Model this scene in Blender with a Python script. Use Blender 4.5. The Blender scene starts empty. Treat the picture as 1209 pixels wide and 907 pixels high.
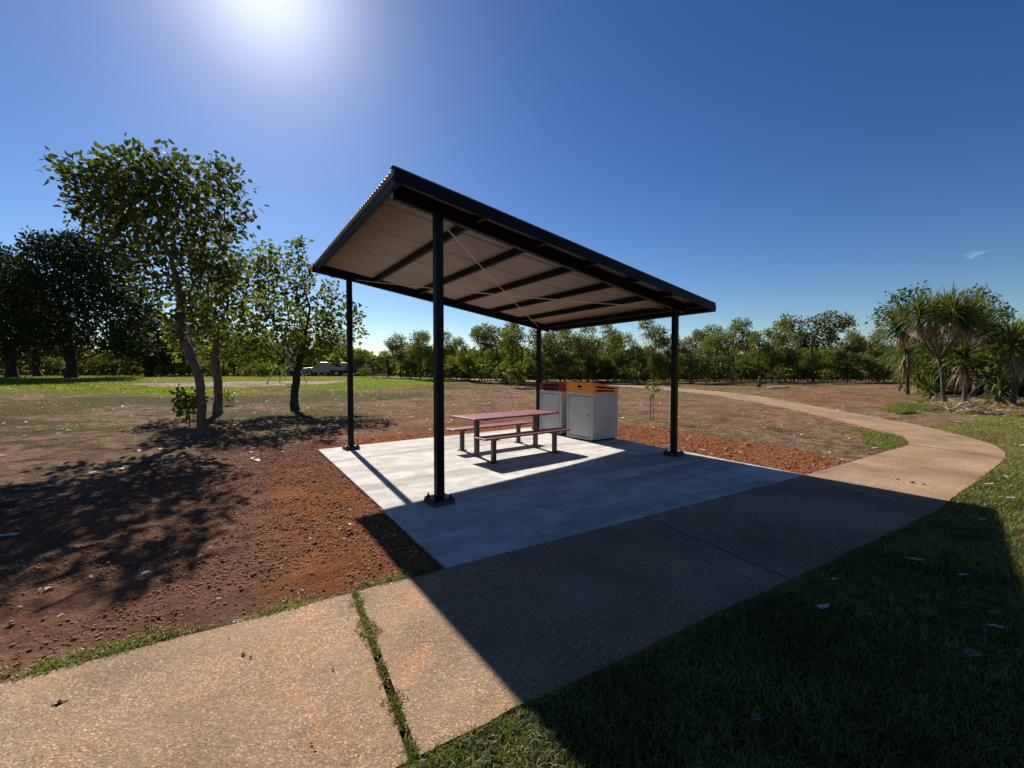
import bpy, math, random
import numpy as np
PI=math.pi
R=math.radians
sc=bpy.context.scene
COL=sc.collection
rng=np.random.default_rng(7)
random.seed(7)

# ------------------------------------------------------------------ camera model
EYE=1.62; FPX=503.0; PITCH=R(1.7); CX,CY=604.5,453.5
def ray(px,py):
    a,b=(px-CX)/FPX,(CY-py)/FPX
    return np.array([a,math.cos(PITCH)+b*math.sin(PITCH),-math.sin(PITCH)+b*math.cos(PITCH)])
def sstep(a,b,x):
    t=np.clip((x-a)/(b-a),0,1); return t*t*(3-2*t)
def land(x,y):
    """large-scale height of the terrain: it rises gently away from the slab"""
    r=np.hypot(x,y)
    A=0.62+0.38*(1-sstep(-25,10,x))
    h=A*sstep(11,55,r)
    return h
def gp(px,py,z=None):
    """where a sight line meets the ground (or the level z)"""
    d=ray(px,py)
    if z is not None:
        return d*((z-EYE)/d[2])+np.array([0,0,EYE])
    t=1.0
    for i in range(4000):
        p=d*t+np.array([0,0,EYE])
        if p[2]<=land(p[0],p[1]): return p
        t*=1.003
        if t>400: break
    return p
def at(px,dist):
    """ground point in the direction of px at forward distance dist"""
    d=ray(px,440); x=d[0]/d[1]*dist
    return np.array([x,dist,float(land(x,dist))])
def zat(py,P):
    d=ray(CX,py); return EYE+d[2]*P[1]/d[1]

# ------------------------------------------------------------------ helpers
def tag(o,label=None,cat=None,group=None,kind=None):
    if label: o['label']=label
    if cat: o['category']=cat
    if group: o['group']=group
    if kind: o['kind']=kind
    return o
def empty(name,loc=(0,0,0),rz=0):
    o=bpy.data.objects.new(name,None); COL.objects.link(o)
    o.location=loc; o.rotation_euler=(0,0,rz); o.empty_display_size=.2
    return o
def copy_tree(o,parent=None):
    c=o.copy(); COL.objects.link(c); c.parent=parent
    for ch in list(o.children): copy_tree(ch,c)
    return c
def np_mesh(name,V,faces_list,mat,parent=None,smooth=False,attrs=None):
    """V (n,3); faces_list = list of int arrays (m,k)"""
    me=bpy.data.meshes.new(name)
    V=np.asarray(V,dtype=np.float32)
    me.vertices.add(len(V)); me.vertices.foreach_set('co',V.ravel())
    loops=np.concatenate([f.ravel() for f in faces_list]).astype(np.int32)
    tot=np.concatenate([np.full(len(f),f.shape[1]) for f in faces_list]).astype(np.int32)
    st=np.concatenate([[0],np.cumsum(tot)[:-1]]).astype(np.int32)
    me.loops.add(len(loops)); me.loops.foreach_set('vertex_index',loops)
    me.polygons.add(len(tot)); me.polygons.foreach_set('loop_start',st); me.polygons.foreach_set('loop_total',tot)
    if smooth: me.polygons.foreach_set('use_smooth',np.ones(len(tot),dtype=bool))
    me.update(calc_edges=True)
    if attrs:
        for k,a in attrs.items():
            at_=me.attributes.new(k,'FLOAT_COLOR','POINT'); at_.data.foreach_set('color',np.asarray(a,dtype=np.float32).ravel())
    me.validate()
    o=bpy.data.objects.new(name,me); COL.objects.link(o); o.parent=parent
    if mat: me.materials.append(mat)
    return o
class MB:
    def __init__(s): s.v=[]; s.f=[]
    def add(s,vs,fs):
        n=len(s.v); s.v+= [tuple(map(float,p)) for p in vs]; s.f+=[tuple(i+n for i in f) for f in fs]
    def box(s,c,d,rz=0):
        cx,cy,cz=c; a,b,h=d[0]/2,d[1]/2,d[2]/2; co,si=math.cos(rz),math.sin(rz); vs=[]
        for z in(-h,h):
            for x,y in((-a,-b),(a,-b),(a,b),(-a,b)): vs.append((cx+x*co-y*si,cy+x*si+y*co,cz+z))
        s.add(vs,[(3,2,1,0),(4,5,6,7),(0,1,5,4),(1,2,6,5),(2,3,7,6),(3,0,4,7)])
    def hexa(s,bot,top):
        s.add(list(bot)+list(top),[(3,2,1,0),(4,5,6,7),(0,1,5,4),(1,2,6,5),(2,3,7,6),(3,0,4,7)])
    def bar(s,p,q,w,h,up=(0,0,1),dz=0):
        """bar from p to q, w across, h along up (its top at the line if dz=-h)"""
        p=np.array(p,float);q=np.array(q,float);d=q-p;d/=np.linalg.norm(d);u=np.array(up,float)
        sd=np.cross(d,u);sd/=np.linalg.norm(sd);u=np.cross(sd,d)
        def ring(c): return [c+sd*a*w/2+u*(b+dz) for a,b in((-1,0),(1,0),(1,h),(-1,h))]
        A,B=ring(p),ring(q)
        s.add(A+B,[(0,1,2,3),(7,6,5,4),(0,4,5,1),(1,5,6,2),(2,6,7,3),(3,7,4,0)])
    def tube(s,pts,rad,n=8,cap=True):
        pts=[np.array(p,float) for p in pts]
        if not hasattr(rad,'__len__'): rad=[rad]*len(pts)
        base=len(s.v); ref=None
        for i,p in enumerate(pts):
            d=pts[min(i+1,len(pts)-1)]-pts[max(i-1,0)]; d/=np.linalg.norm(d)+1e-9
            if ref is None: ref=np.cross(d,(0,0,1) if abs(d[2])<.9 else (1,0,0))
            a=ref-d*np.dot(ref,d); a/=np.linalg.norm(a)+1e-9; ref=a; b=np.cross(d,a)
            for k in range(n):
                t=2*PI*k/n; s.v.append(tuple(p+(a*math.cos(t)+b*math.sin(t))*rad[i]))
        for i in range(len(pts)-1):
            for k in range(n):
                a=base+i*n+k;b=base+i*n+(k+1)%n; s.f.append((a,b,b+n,a+n))
        if cap:
            s.f.append(tuple(base+k for k in range(n-1,-1,-1))); s.f.append(tuple(base+(len(pts)-1)*n+k for k in range(n)))
    def build(s,name,mat,parent=None,bevel=0,smooth=False,offset=None):
        me=bpy.data.meshes.new(name); v=s.v
        if offset is not None: v=[(a[0]-offset[0],a[1]-offset[1],a[2]-offset[2]) for a in v]
        me.from_pydata(v,[],s.f); me.update()
        if mat: me.materials.append(mat)
        if smooth: me.polygons.foreach_set('use_smooth',[True]*len(me.polygons))
        o=bpy.data.objects.new(name,me); COL.objects.link(o); o.parent=parent
        if bevel:
            m=o.modifiers.new('bevel','BEVEL'); m.width=bevel; m.segments=2; m.limit_method='ANGLE'; m.angle_limit=R(40)
        return o
def lattice(ix,iy,seed):
    n=(ix.astype(np.int64)*374761393+iy.astype(np.int64)*668265263+seed*1442695041)&0xffffffff
    n=((n^(n>>13))*1274126177)&0xffffffff
    n=n^(n>>16)
    return (n&0xffff)/65535.0
def vnoise(x,y,sc_=1.0,seed=0):
    x=np.asarray(x,float)*sc_;y=np.asarray(y,float)*sc_
    ix=np.floor(x);iy=np.floor(y);fx=x-ix;fy=y-iy
    fx=fx*fx*(3-2*fx);fy=fy*fy*(3-2*fy)
    a=lattice(ix,iy,seed);b=lattice(ix+1,iy,seed);c=lattice(ix,iy+1,seed);d=lattice(ix+1,iy+1,seed)
    return (a*(1-fx)+b*fx)*(1-fy)+(c*(1-fx)+d*fx)*fy
def fbm(x,y,sc_=1.0,seed=0,o=4):
    r=0;w=1;t=0
    for i in range(o):
        r=r+w*vnoise(x,y,sc_*2**i,seed+i*17);t+=w;w*=.5
    return r/t
def sdpoly(x,y,poly):
    """signed distance, negative inside"""
    x=np.asarray(x,float);y=np.asarray(y,float)
    P=np.asarray(poly,float)[:,:2]; n=len(P)
    d=np.full(x.shape,1e18); ins=np.zeros(x.shape,bool)
    for i in range(n):
        a=P[i];b=P[(i+1)%n];e=b-a
        wx=x-a[0];wy=y-a[1]
        t=np.clip((wx*e[0]+wy*e[1])/(e@e+1e-12),0,1)
        d=np.minimum(d,(wx-e[0]*t)**2+(wy-e[1]*t)**2)
        c=((a[1]<=y)&(b[1]>y))|((b[1]<=y)&(a[1]>y))
        with np.errstate(divide='ignore',invalid='ignore'):
            xi=a[0]+(y-a[1])/(b[1]-a[1]+1e-18)*e[0]
        ins^=c&(x<xi)
    d=np.sqrt(d); return np.where(ins,-d,d)

# ------------------------------------------------------------------ materials
class NT:
    def __init__(s,name,world=False):
        s.m=bpy.data.materials.new(name); s.m.use_nodes=True; s.t=s.m.node_tree; s.t.nodes.clear()
    def n(s,ty,**kw):
        nd=s.t.nodes.new(ty)
        for k,v in kw.items():
            if k.startswith('i_'):
                key=k[2:]; key=int(key) if key.isdigit() else key.replace('_',' ')
                nd.inputs[key].default_value=v
            else: setattr(nd,k,v)
        return nd
    def l(s,a,b): s.t.links.new(a,b)
    def coord(s,kind='Object'): return s.n('ShaderNodeTexCoord').outputs[kind]
    def noise(s,scale,detail=4,rough=.5,vec=None,dist=0):
        nd=s.n('ShaderNodeTexNoise',i_Scale=scale,i_Detail=detail,i_Roughness=rough,i_Distortion=dist)
        if vec is not None: s.l(vec,nd.inputs['Vector'])
        return nd.outputs['Fac']
    def vor(s,scale,vec=None,out='Distance',feature='F1'):
        nd=s.n('ShaderNodeTexVoronoi',i_Scale=scale,feature=feature)
        if vec is not None: s.l(vec,nd.inputs['Vector'])
        return nd.outputs[out]
    def ramp(s,fac,stops):
        nd=s.n('ShaderNodeValToRGB'); e=nd.color_ramp.elements
        while len(e)<len(stops): e.new(.5)
        for i,(p,c) in enumerate(stops):
            e[i].position=p; e[i].color=(c,c,c,1) if not hasattr(c,'__len__') else (*c,1)
        s.l(fac,nd.inputs[0]); return nd.outputs[0]
    def mix(s,f,a,b,mode='MIX'):
        nd=s.n('ShaderNodeMix',data_type='RGBA',blend_type=mode)
        for v,i in((f,0),(a,6),(b,7)):
            if isinstance(v,(int,float)): nd.inputs[i].default_value=v
            elif isinstance(v,tuple): nd.inputs[i].default_value=(*v,1)
            else: s.l(v,nd.inputs[i])
        return nd.outputs[2]
    def math(s,op,a,b=0.0,clamp=False):
        nd=s.n('ShaderNodeMath',operation=op,use_clamp=clamp)
        for v,i in((a,0),(b,1)):
            if isinstance(v,(int,float)): nd.inputs[i].default_value=v
            else: s.l(v,nd.inputs[i])
        return nd.outputs[0]
    def bump(s,h,dist,strength=1,normal=None):
        nd=s.n('ShaderNodeBump',i_Strength=strength,i_Distance=dist); s.l(h,nd.inputs['Height'])
        if normal is not None: s.l(normal,nd.inputs['Normal'])
        return nd.outputs[0]
    def out(s,color,rough=.8,normal=None,metal=0,spec=.5,extra=None):
        b=s.n('ShaderNodeBsdfPrincipled')
        if isinstance(color,tuple): b.inputs['Base Color'].default_value=(*color,1)
        else: s.l(color,b.inputs['Base Color'])
        if isinstance(rough,(int,float)): b.inputs['Roughness'].default_value=rough
        else: s.l(rough,b.inputs['Roughness'])
        b.inputs['Metallic'].default_value=metal; b.inputs['Specular IOR Level'].default_value=spec
        if normal is not None: s.l(normal,b.inputs['Normal'])
        o=s.n('ShaderNodeOutputMaterial'); s.l(b.outputs[0],o.inputs[0]); return s.m
def paint(name,col,rough=.4,var=.12,scale=6,bumpd=.0006,metal=0,spec=.5,dust=0):
    t=NT(name); v=t.coord(); n=t.noise(scale,6,.6,v)
    dark=tuple(c*(1-var*1.6) for c in col); lite=tuple(min(1,c*(1+var)) for c in col)
    c=t.ramp(n,[(.3,dark),(.7,lite)])
    if dust:
        n3=t.ramp(t.noise(scale*2.3,5,.7,v),[(.45,0),(.75,dust)]); c=t.mix(n3,c,(.33,.24,.18))
    r=t.ramp(t.noise(scale*4,3,.5,v),[(.3,rough*.8),(.7,min(1,rough*1.25))])
    return t.out(c,r,t.bump(t.noise(scale*25,3,.5,v),bumpd),metal,spec)
M={}
M['black']=paint('black_powder_coat',(.0045,.005,.0075),.42,.2,dust=.012,spec=.12)
M['bolt']=paint('galvanised_bolt',(.25,.25,.26),.35,metal=.8)
M['grout']=paint('dark_grout',(.05,.05,.05),.9,.3,20,.003)
M['redslat']=paint('red_brown_slats',(.25,.052,.045),.38,.2,4,dust=.12)
M['legbrown']=paint('brown_powder_coat',(.045,.022,.018),.4,.2,5,dust=.08)
M['grey']=paint('pale_grey_panel',(.40,.395,.385),.42,.09,3,dust=.12)
M['greydoor']=paint('pale_grey_door',(.40,.405,.41),.42,.09,3,dust=.09)
M['orange']=paint('orange_plastic',(.78,.24,.012),.42,.1,5,dust=.06)
M['redlid']=paint('red_plastic',(.17,.008,.011),.42,.1,5,dust=.05)
M['white']=paint('white_paint',(.72,.72,.70),.5,.05)
M['darkin']=paint('bin_interior_shade',(.008,.008,.008),.7)  # near-black colour carries the shade inside the enclosures
M['rod']=paint('galvanised_rod',(.62,.60,.56),.35,.1,metal=.4)
M['swing']=paint('grey_galvanised_tube',(.36,.38,.42),.4,.15,metal=.3)
M['rubber']=paint('black_rubber',(.015,.015,.015),.8)
M['glass']=paint('vehicle_glass',(.02,.025,.03),.08,.1,spec=.8)
M['stake']=paint('timber_stake',(.18,.12,.07),.8,.3,12)
# underside / top of roof sheet
def roofmat():
    t=NT('painted_steel_sheet'); v=t.coord('Object')
    c=t.ramp(t.noise(2.5,5,.6,v),[(.3,(.27,.235,.21)),(.7,(.33,.295,.27))])
    st=t.ramp(t.noise(9,5,.7,v),[(.6,0),(.8,.35)]); c=t.mix(st,c,(.25,.15,.11))
    return t.out(c,.45,None,0,.4)
M['sheet']=roofmat()
def concretemat():
    t=NT('new_broomed_concrete'); v=t.coord()
    mp=t.n('ShaderNodeMapping'); mp.vector_type='TEXTURE'; mp.inputs['Rotation'].default_value=(0,0,R(34)); mp.inputs['Scale'].default_value=(5,.8,1)
    t.l(v,mp.inputs['Vector']); vs=mp.outputs[0]
    big=t.noise(1.2,5,.55,vs,.6)
    c=t.ramp(big,[(.30,(.31,.28,.24)),(.43,(.43,.40,.36)),(.52,(.56,.535,.49)),(.60,(.47,.445,.405)),(.75,(.57,.55,.51))])
    bl=t.ramp(t.noise(2.4,6,.7,v,.4),[(.38,.75),(.6,1.05)]); c=t.mix(1,c,bl,'MULTIPLY')
    fine=t.noise(90,4,.7,v); c=t.mix(.22,c,t.ramp(fine,[(.3,.55),(.7,1.3)]),'MULTIPLY')
    rs=t.ramp(t.noise(2.1,7,.7,v,.5),[(.54,0),(.75,.45)]); c=t.mix(rs,c,(.40,.27,.18))
    df=t.ramp(t.noise(14,6,.75,v),[(.60,0),(.72,.3)]); c=t.mix(df,c,(.24,.19,.15))
    mp2=t.n('ShaderNodeMapping'); mp2.vector_type='TEXTURE'; mp2.inputs['Rotation'].default_value=(0,0,R(34)); mp2.inputs['Scale'].default_value=(.6,.02,1); t.l(v,mp2.inputs['Vector'])
    br=t.noise(3,3,.6,mp2.outputs[0])
    nm=t.bump(br,.0012); nm=t.bump(fine,.0015,1,nm); nm=t.bump(big,.02,.8,nm)
    return t.out(c,.9,nm,0,.12)
M['concrete']=concretemat()
def pathmat():
    t=NT('exposed_aggregate_path'); v=t.coord()
    big=t.noise(.9,6,.6,v,.3)
    c=t.ramp(big,[(.3,(.175,.110,.063)),(.45,(.25,.162,.096)),(.6,(.30,.198,.120)),(.75,(.35,.238,.148))])
    # orange-red soil stains with their own outlines
    s1=t.ramp(t.noise(1.3,8,.72,v,.9),[(.50,0),(.72,.75)]); c=t.mix(s1,c,(.40,.19,.085))
    s3=t.ramp(t.noise(.8,5,.6,v,.5),[(.50,0),(.62,.35)]); c=t.mix(s3,c,(.10,.075,.06))
    s2=t.ramp(t.noise(3.3,6,.7,v,.3),[(.60,0),(.75,.45)]); c=t.mix(s2,c,(.12,.075,.055))
    vc=t.vor(130,v,'Color'); sep=t.n('ShaderNodeSeparateColor'); t.l(vc,sep.inputs[0])
    ag=t.ramp(sep.outputs[0],[(0,.45),(.5,.88),(.84,1.15),(1,2.3)]); c=t.mix(t.ramp(t.noise(2.2,4,.6,v),[(.35,.45),(.65,.95)]),c,ag,'MULTIPLY')
    fn=t.ramp(t.noise(260,3,.6,v),[(.3,.6),(.7,1.35)]); c=t.mix(.6,c,fn,'MULTIPLY')
    sp=t.ramp(t.vor(46,v,'Distance'),[(0,1),(.13,0)]); pk=t.ramp(t.noise(11,2,.5,v),[(.55,0),(.62,1)])
    c=t.mix(t.math('MULTIPLY',sp,pk),c,(.02,.016,.012))
    h=t.vor(130,v,'Distance')
    nm=t.bump(h,.003,1); nm=t.bump(t.noise(18,5,.6,v),.006,1,nm)
    return t.out(c,.85,nm,0,.2)
M['path']=pathmat()
def groundmat():
    t=NT('bare_earth_and_lawn'); v=t.coord()
    a1=t.n('ShaderNodeAttribute',attribute_name='zone'); s1=t.n('ShaderNodeSeparateColor'); t.l(a1.outputs['Color'],s1.inputs[0])
    a2=t.n('ShaderNodeAttribute',attribute_name='zone2'); s2=t.n('ShaderNodeSeparateColor'); t.l(a2.outputs['Color'],s2.inputs[0])
    n1=t.noise(3.0,8,.65,v); n2=t.noise(.6,7,.68,v,.6); n3=t.noise(22,6,.7,v); n4=t.noise(90,4,.7,v)
    dry=t.ramp(n2,[(.32,(.10,.060,.036)),(.43,(.20,.120,.072)),(.52,(.37,.235,.150)),(.60,(.25,.152,.095)),(.72,(.13,.078,.046))])
    tuft=t.ramp(n1,[(.44,0),(.60,.7)]); dry=t.mix(tuft,dry,(.075,.062,.032))
    litter=t.ramp(t.noise(9,6,.8,v),[(.62,0),(.72,.6)]); dry=t.mix(litter,dry,(.36,.29,.22))
    red=t.ramp(n2,[(.28,(.15,.072,.042)),(.5,(.25,.128,.076)),(.72,(.38,.235,.155))])
    orange=t.ramp(n1,[(.25,(.22,.082,.034)),(.5,(.31,.118,.048)),(.75,(.40,.17,.075))])
    lawn=t.ramp(n1,[(.3,(.09,.125,.008)),(.5,(.16,.215,.008)),(.7,(.23,.275,.015))])
    thin=t.ramp(t.noise(1.6,7,.7,v),[(.5,0),(.72,.6)]); lawn=t.mix(thin,lawn,(.17,.13,.06))
    soil=t.ramp(n1,[(.3,(.035,.030,.014)),(.7,(.075,.066,.03))])
    sand=t.ramp(n1,[(.3,(.38,.27,.20)),(.7,(.48,.35,.27))])
    def mask(m,k=.55,src=n3):
        e=t.math('ADD',m,t.math('MULTIPLY',t.math('SUBTRACT',src,.5),k)); e=t.math('ADD',e,t.math('MULTIPLY',t.math('SUBTRACT',n1,.5),.7))
        return t.ramp(e,[(.38,0),(.62,1)])
    ol=t.ramp(n3,[(.3,(.068,.056,.024)),(.6,(.13,.108,.048))]); dry=t.mix(mask(s2.outputs[2],.8),dry,ol)
    c=t.mix(mask(s1.outputs[1]),dry,red)
    c=t.mix(mask(s1.outputs[0]),c,orange)
    c=t.mix(mask(s1.outputs[2]),c,lawn)
    c=t.mix(mask(s2.outputs[0]),c,soil)
    c=t.mix(mask(s2.outputs[1],.2),c,sand)
    g=t.ramp(n3,[(.25,.5),(.5,1.0),(.8,1.45)]); c=t.mix(.9,c,g,'MULTIPLY')
    g2=t.ramp(n4,[(.3,.6),(.7,1.35)]); c=t.mix(.7,c,g2,'MULTIPLY')
    nm=t.bump(n1,.16,1); nm=t.bump(n3,.06,1,nm); nm=t.bump(t.vor(34,v),.032,1,nm); nm=t.bump(n4,.02,1,nm)
    return t.out(c,1.0,nm,0,.03)
M['ground']=groundmat()
def leafmat(name,cols,trans=.35,rough=.5,tcol=None,spec=.4,sc_=.9):
    t=NT(name); g=t.n('ShaderNodeNewGeometry')
    c=t.ramp(g.outputs['Random Per Island'],[(i/(len(cols)-1),x) for i,x in enumerate(cols)])
    v=t.coord(); big=t.ramp(t.noise(sc_,3,.5,v),[(.3,.65),(.7,1.3)]); c=t.mix(1,c,big,'MULTIPLY')
    b=t.n('ShaderNodeBsdfPrincipled',i_Roughness=rough); b.inputs['Specular IOR Level'].default_value=spec; t.l(c,b.inputs['Base Color'])
    tr=t.n('ShaderNodeBsdfTranslucent'); tc=t.mix(1,c,tcol or (1.7,1.5,.6),'MULTIPLY'); t.l(tc,tr.inputs[0])
    mx=t.n('ShaderNodeMixShader'); mx.inputs[0].default_value=trans; t.l(b.outputs[0],mx.inputs[1]); t.l(tr.outputs[0],mx.inputs[2])
    o=t.n('ShaderNodeOutputMaterial'); t.l(mx.outputs[0],o.inputs[0]); return t.m
M['leafA']=leafmat('broad_dark_leaves',[(.028,.045,.012),(.045,.07,.016),(.065,.09,.02),(.10,.125,.022)],.30,.65,spec=.1)
M['leafB']=leafmat('yellow_green_leaves',[(.045,.07,.014),(.07,.105,.018),(.11,.14,.022),(.16,.17,.03)],.42,.65,spec=.12)
M['leafE']=leafmat('woodland_leaves',[(.045,.065,.018),(.075,.105,.024),(.115,.14,.034),(.17,.18,.05)],.4,.7,spec=.12)
M['leafE2']=leafmat('grey_green_leaves',[(.055,.072,.028),(.09,.11,.042),(.14,.155,.06)],.38,.7,spec=.12)
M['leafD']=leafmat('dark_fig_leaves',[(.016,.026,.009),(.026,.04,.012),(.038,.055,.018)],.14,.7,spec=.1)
M['leafY']=leafmat('fresh_green_leaves',[(.10,.15,.02),(.15,.20,.025),(.20,.24,.03)],.45)
M['pan']=leafmat('pandanus_leaves',[(.035,.055,.012),(.06,.085,.016),(.09,.12,.022),(.15,.17,.05)],.25,.65,spec=.15)
M['pandead']=leafmat('dead_pandanus_leaves',[(.16,.11,.07),(.24,.17,.11),(.34,.27,.19)],.2,.7)
M['grass']=leafmat('couch_grass_blades',[(.055,.085,.012),(.085,.125,.016),(.12,.155,.022),(.16,.16,.045),(.26,.21,.10)],.38,.5,sc_=1.4)
M['lawnblade']=leafmat('lawn_blades',[(.10,.15,.008),(.16,.22,.010),(.24,.28,.02)],.5,.7,spec=.1)
M['weed']=leafmat('low_weed_leaves',[(.06,.08,.010),(.10,.13,.014),(.14,.16,.022),(.22,.18,.06)],.4)
M['drygrass']=leafmat('dry_grass',[(.13,.12,.045),(.20,.17,.075),(.10,.12,.03),(.28,.22,.12)],.3,.7)
M['litter']=leafmat('leaf_litter',[(.16,.10,.06),(.30,.22,.15),(.45,.38,.30),(.60,.54,.46)],.15,.7)
M['paleleaf']=leafmat('pale_dead_leaf',[(.38,.34,.28),(.50,.45,.38)],.1,.6)
M['brownleaf']=leafmat('brown_dead_leaf',[(.12,.085,.06),(.15,.10,.07)],.1,.6)
def barkmat(name,a,b,sc_=7):
    t=NT(name); v=t.coord(); mp=t.n('ShaderNodeMapping'); mp.inputs['Scale'].default_value=(1,1,.25); t.l(v,mp.inputs[0])
    n=t.noise(sc_,7,.7,mp.outputs[0],.5); c=t.ramp(n,[(.3,a),(.7,b)])
    return t.out(c,.9,t.bump(n,.03,1),0,.15)
M['bark']=barkmat('pinkish_brown_bark',(.055,.034,.026),(.22,.145,.11),11)
M['bark2']=barkmat('grey_brown_bark',(.06,.045,.035),(.17,.13,.10))
M['barkd']=barkmat('dark_bark',(.02,.016,.013),(.06,.048,.038))
def rockmat(name,cols,mulr=.8):
    t=NT(name); g=t.n('ShaderNodeNewGeometry'); c=t.ramp(g.outputs['Random Per Island'],[(i/(len(cols)-1),x) for i,x in enumerate(cols)])
    v=t.coord(); n=t.noise(60,4,.6,v); c=t.mix(.6,c,t.ramp(n,[(.3,.6),(.7,1.3)]),'MULTIPLY')
    return t.out(c,.9,t.bump(n,.006,1),0,.15)
M['clod']=rockmat('red_gravel',[(.15,.066,.037),(.25,.115,.062),(.34,.17,.10),(.20,.09,.05),(.36,.23,.16)])
M['clodo']=rockmat('orange_gravel',[(.21,.078,.034),(.30,.112,.048),(.38,.16,.075),(.26,.095,.042),(.42,.27,.18)])

# ------------------------------------------------------------------ the layout on the ground
A=np.array([-.54,3.486]);Cc=np.array([4.60,6.64]);B=np.array([-4.03,8.81]);D=np.array([1.09,12.80])
SLAB=[A,Cc,D,B]
pup=[(-9.0,-1.15),(-2.839,2.313),(-1.161,3.112+.17),(1.486,4.73),(4.275,6.43),(8.839,9.408)]
# upper edge is kept just clear of the slab
upd=(Cc-A)/np.linalg.norm(Cc-A); nrm=np.array([upd[1],-upd[0]])
def upper(s): return A+upd*s+nrm*.016
def lower(s):
    L0=np.array([-.503,1.694]);L1=np.array([5.045,4.977]);d=(L1-L0)/np.linalg.norm(L1-L0); return L0+d*s
ld=(np.array([5.045,4.977])-np.array([-.503,1.694]));ld/=np.linalg.norm(ld)
def seg_pts():
    J=[((-9.2,-1.95),(-8.6,-3.1)),((-4.0,1.36),(-3.25,.07)),((-1.161,3.09),(-.414,1.745)),((1.486,4.72),(2.184,3.285)),((4.30,6.44),(4.93,4.909)),((8.839,9.408),(9.213,7.90))]
    return J
J=seg_pts()
far_pairs=[((1068.5,516),(1187,534)),((1055,511.5),(1175,525.5)),((1040.7,508),(1133,513.5)),((994,496),(1087,502.5)),((960,488.5),(1025,491)),((932.6,482),(975,482)),((885,473.5),(925,472.5)),((840,466.2),(872,464.5)),((790,461),(810,459.3)),((740,457),(755,455.2)),((690,454),(700,452.4)),((640,451.5),(648,450)),((580,449.2),(586,448)),((520,447.4),(524,446.4)),((440,446.2),(442,445.3))]
fp=[((8.839,9.408),(9.213,7.90))]+[(tuple(gp(*a)[:2]),tuple(gp(*b)[:2])) for a,b in far_pairs]
PATH=[j[0] for j in J]+[p[0] for p in fp[1:]]+[p[1] for p in fp[::-1]][:-1]+[j[1] for j in J][::-1]
def on_hard(x,y,m=0.0):
    return (sdpoly(x,y,SLAB)<m)|(sdpoly(x,y,PATH)<m)

# ------------------------------------------------------------------ ground sheet
def axis(lo,hi,step,far_lo,far_hi,g=1.075):
    c=list(np.arange(lo,hi+1e-6,step)); s=step;x=hi;up=[]
    while x<far_hi: s*=g;x+=s;up.append(x)
    s=step;x=lo;dn=[]
    while x>far_lo: s*=g;x-=s;dn.append(x)
    return np.array(dn[::-1]+c+up)
gx=axis(-7.5,9.5,.045,-900,900);gy=axis(.6,9.5,.045,-300,1500)
X,Y=np.meshgrid(gx,gy)
sdS=sdpoly(X,Y,SLAB);sdP=sdpoly(X,Y,PATH)
hard=np.minimum(sdS,sdP)
near=1-sstep(15,40,np.hypot(X,Y))
def rough_h(x,y):
    return (fbm(x,y,1.1,3,3)-.5)*.06+(fbm(x,y,7,9,3)-.5)*.06
LAWNR=[(-4.0,-1.0)]+[tuple(j[1]) for j in J[2:]]+[tuple(p[1]) for p in fp[1:5]]+[(14.5,13.3),(22,17),(40,20),(60,0),(20,-8)]
def ground_h(x,y,hd):
    nr=1-sstep(15,40,np.hypot(x,y)); lw=1-sstep(-.05,.05,sdpoly(x,y,LAWNR))
    return land(x,y)+nr*rough_h(x,y)*sstep(0,.5,hd)*(1-.45*lw)-.026+.020*sstep(.02,.7,hd)+.017*lw
Z=ground_h(X,Y,hard)
Z=np.where(hard<0,land(X,Y)-.07,Z)
Z=np.where((sdP<0)&(np.hypot(X,Y)>16),land(X,Y)-.05,Z)
def pxpoly(pts): return [tuple(gp(*p)[:2]) for p in pts]
def zone(poly,w,sd=None):
    s=sdpoly(X,Y,poly) if sd is None else sd
    return 1-sstep(-w,w,s)
# orange back-fill round the slab
z_or=np.maximum((1-sstep(.2,2.3,sdS))*sstep(-.5,.6,X-Y*0+4.2),0)
po=pxpoly([(722,500),(775,503),(860,519),(925,527),(1003,545),(950,562),(800,530),(700,520)])
z_or=np.maximum(z_or*.9,zone(po,.22)*1.0)
z_or=np.where((sdP<.12)&(X<0),z_or*.3,z_or)
# red-brown dirt on the left
pr=pxpoly([(-260,700),(60,590),(200,552),(330,522),(376,505),(520,488),(660,480),(740,484),(700,500),(500,560),(527,668),(500,684),(0,790),(-300,900)])
z_red=zone(pr,.9)
pr2=pxpoly([(860,476),(905,466),(960,458),(1075,460),(1062,474),(1010,484),(960,477),(900,468)])
z_red=np.maximum(z_red,zone(pr2,.8)*.75)
z_red=np.maximum(z_red,zone(pxpoly([(380,478),(560,464),(740,463),(900,472),(1000,492),(1000,512),(860,508),(700,497),(480,497)]),1.6)*.5)
# lawns
pl1=pxpoly([(-900,470),(-100,470),(150,468),(330,463),(440,463),(470,460),(545,453.5),(560,447.5),(300,443.5),(0,445),(-900,446)])
pl2=pxpoly([(0,458),(120,463),(220,469.5),(300,464),(200,459),(60,455)])
z_gr=np.maximum(zone(pl1,2.2)*.52,zone(pl2,1.0)*1.0)
z_gr=np.maximum(z_gr,zone(pxpoly([(330,463),(430,461),(530,452),(540,449),(420,447),(330,456)]),1.5)*.8)
pg3=pxpoly([(1012,508),(1062,512),(1074,522),(1045,532),(1020,524)])
z_gr=np.maximum(z_gr,zone(pg3,.35)*.8)
pg4=pxpoly([(1030,482),(1080,478),(1110,490),(1209,500),(1400,560),(1400,495),(1209,483)])
z_gr=np.maximum(z_gr,zone(pg4,.9)*.62)
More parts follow.
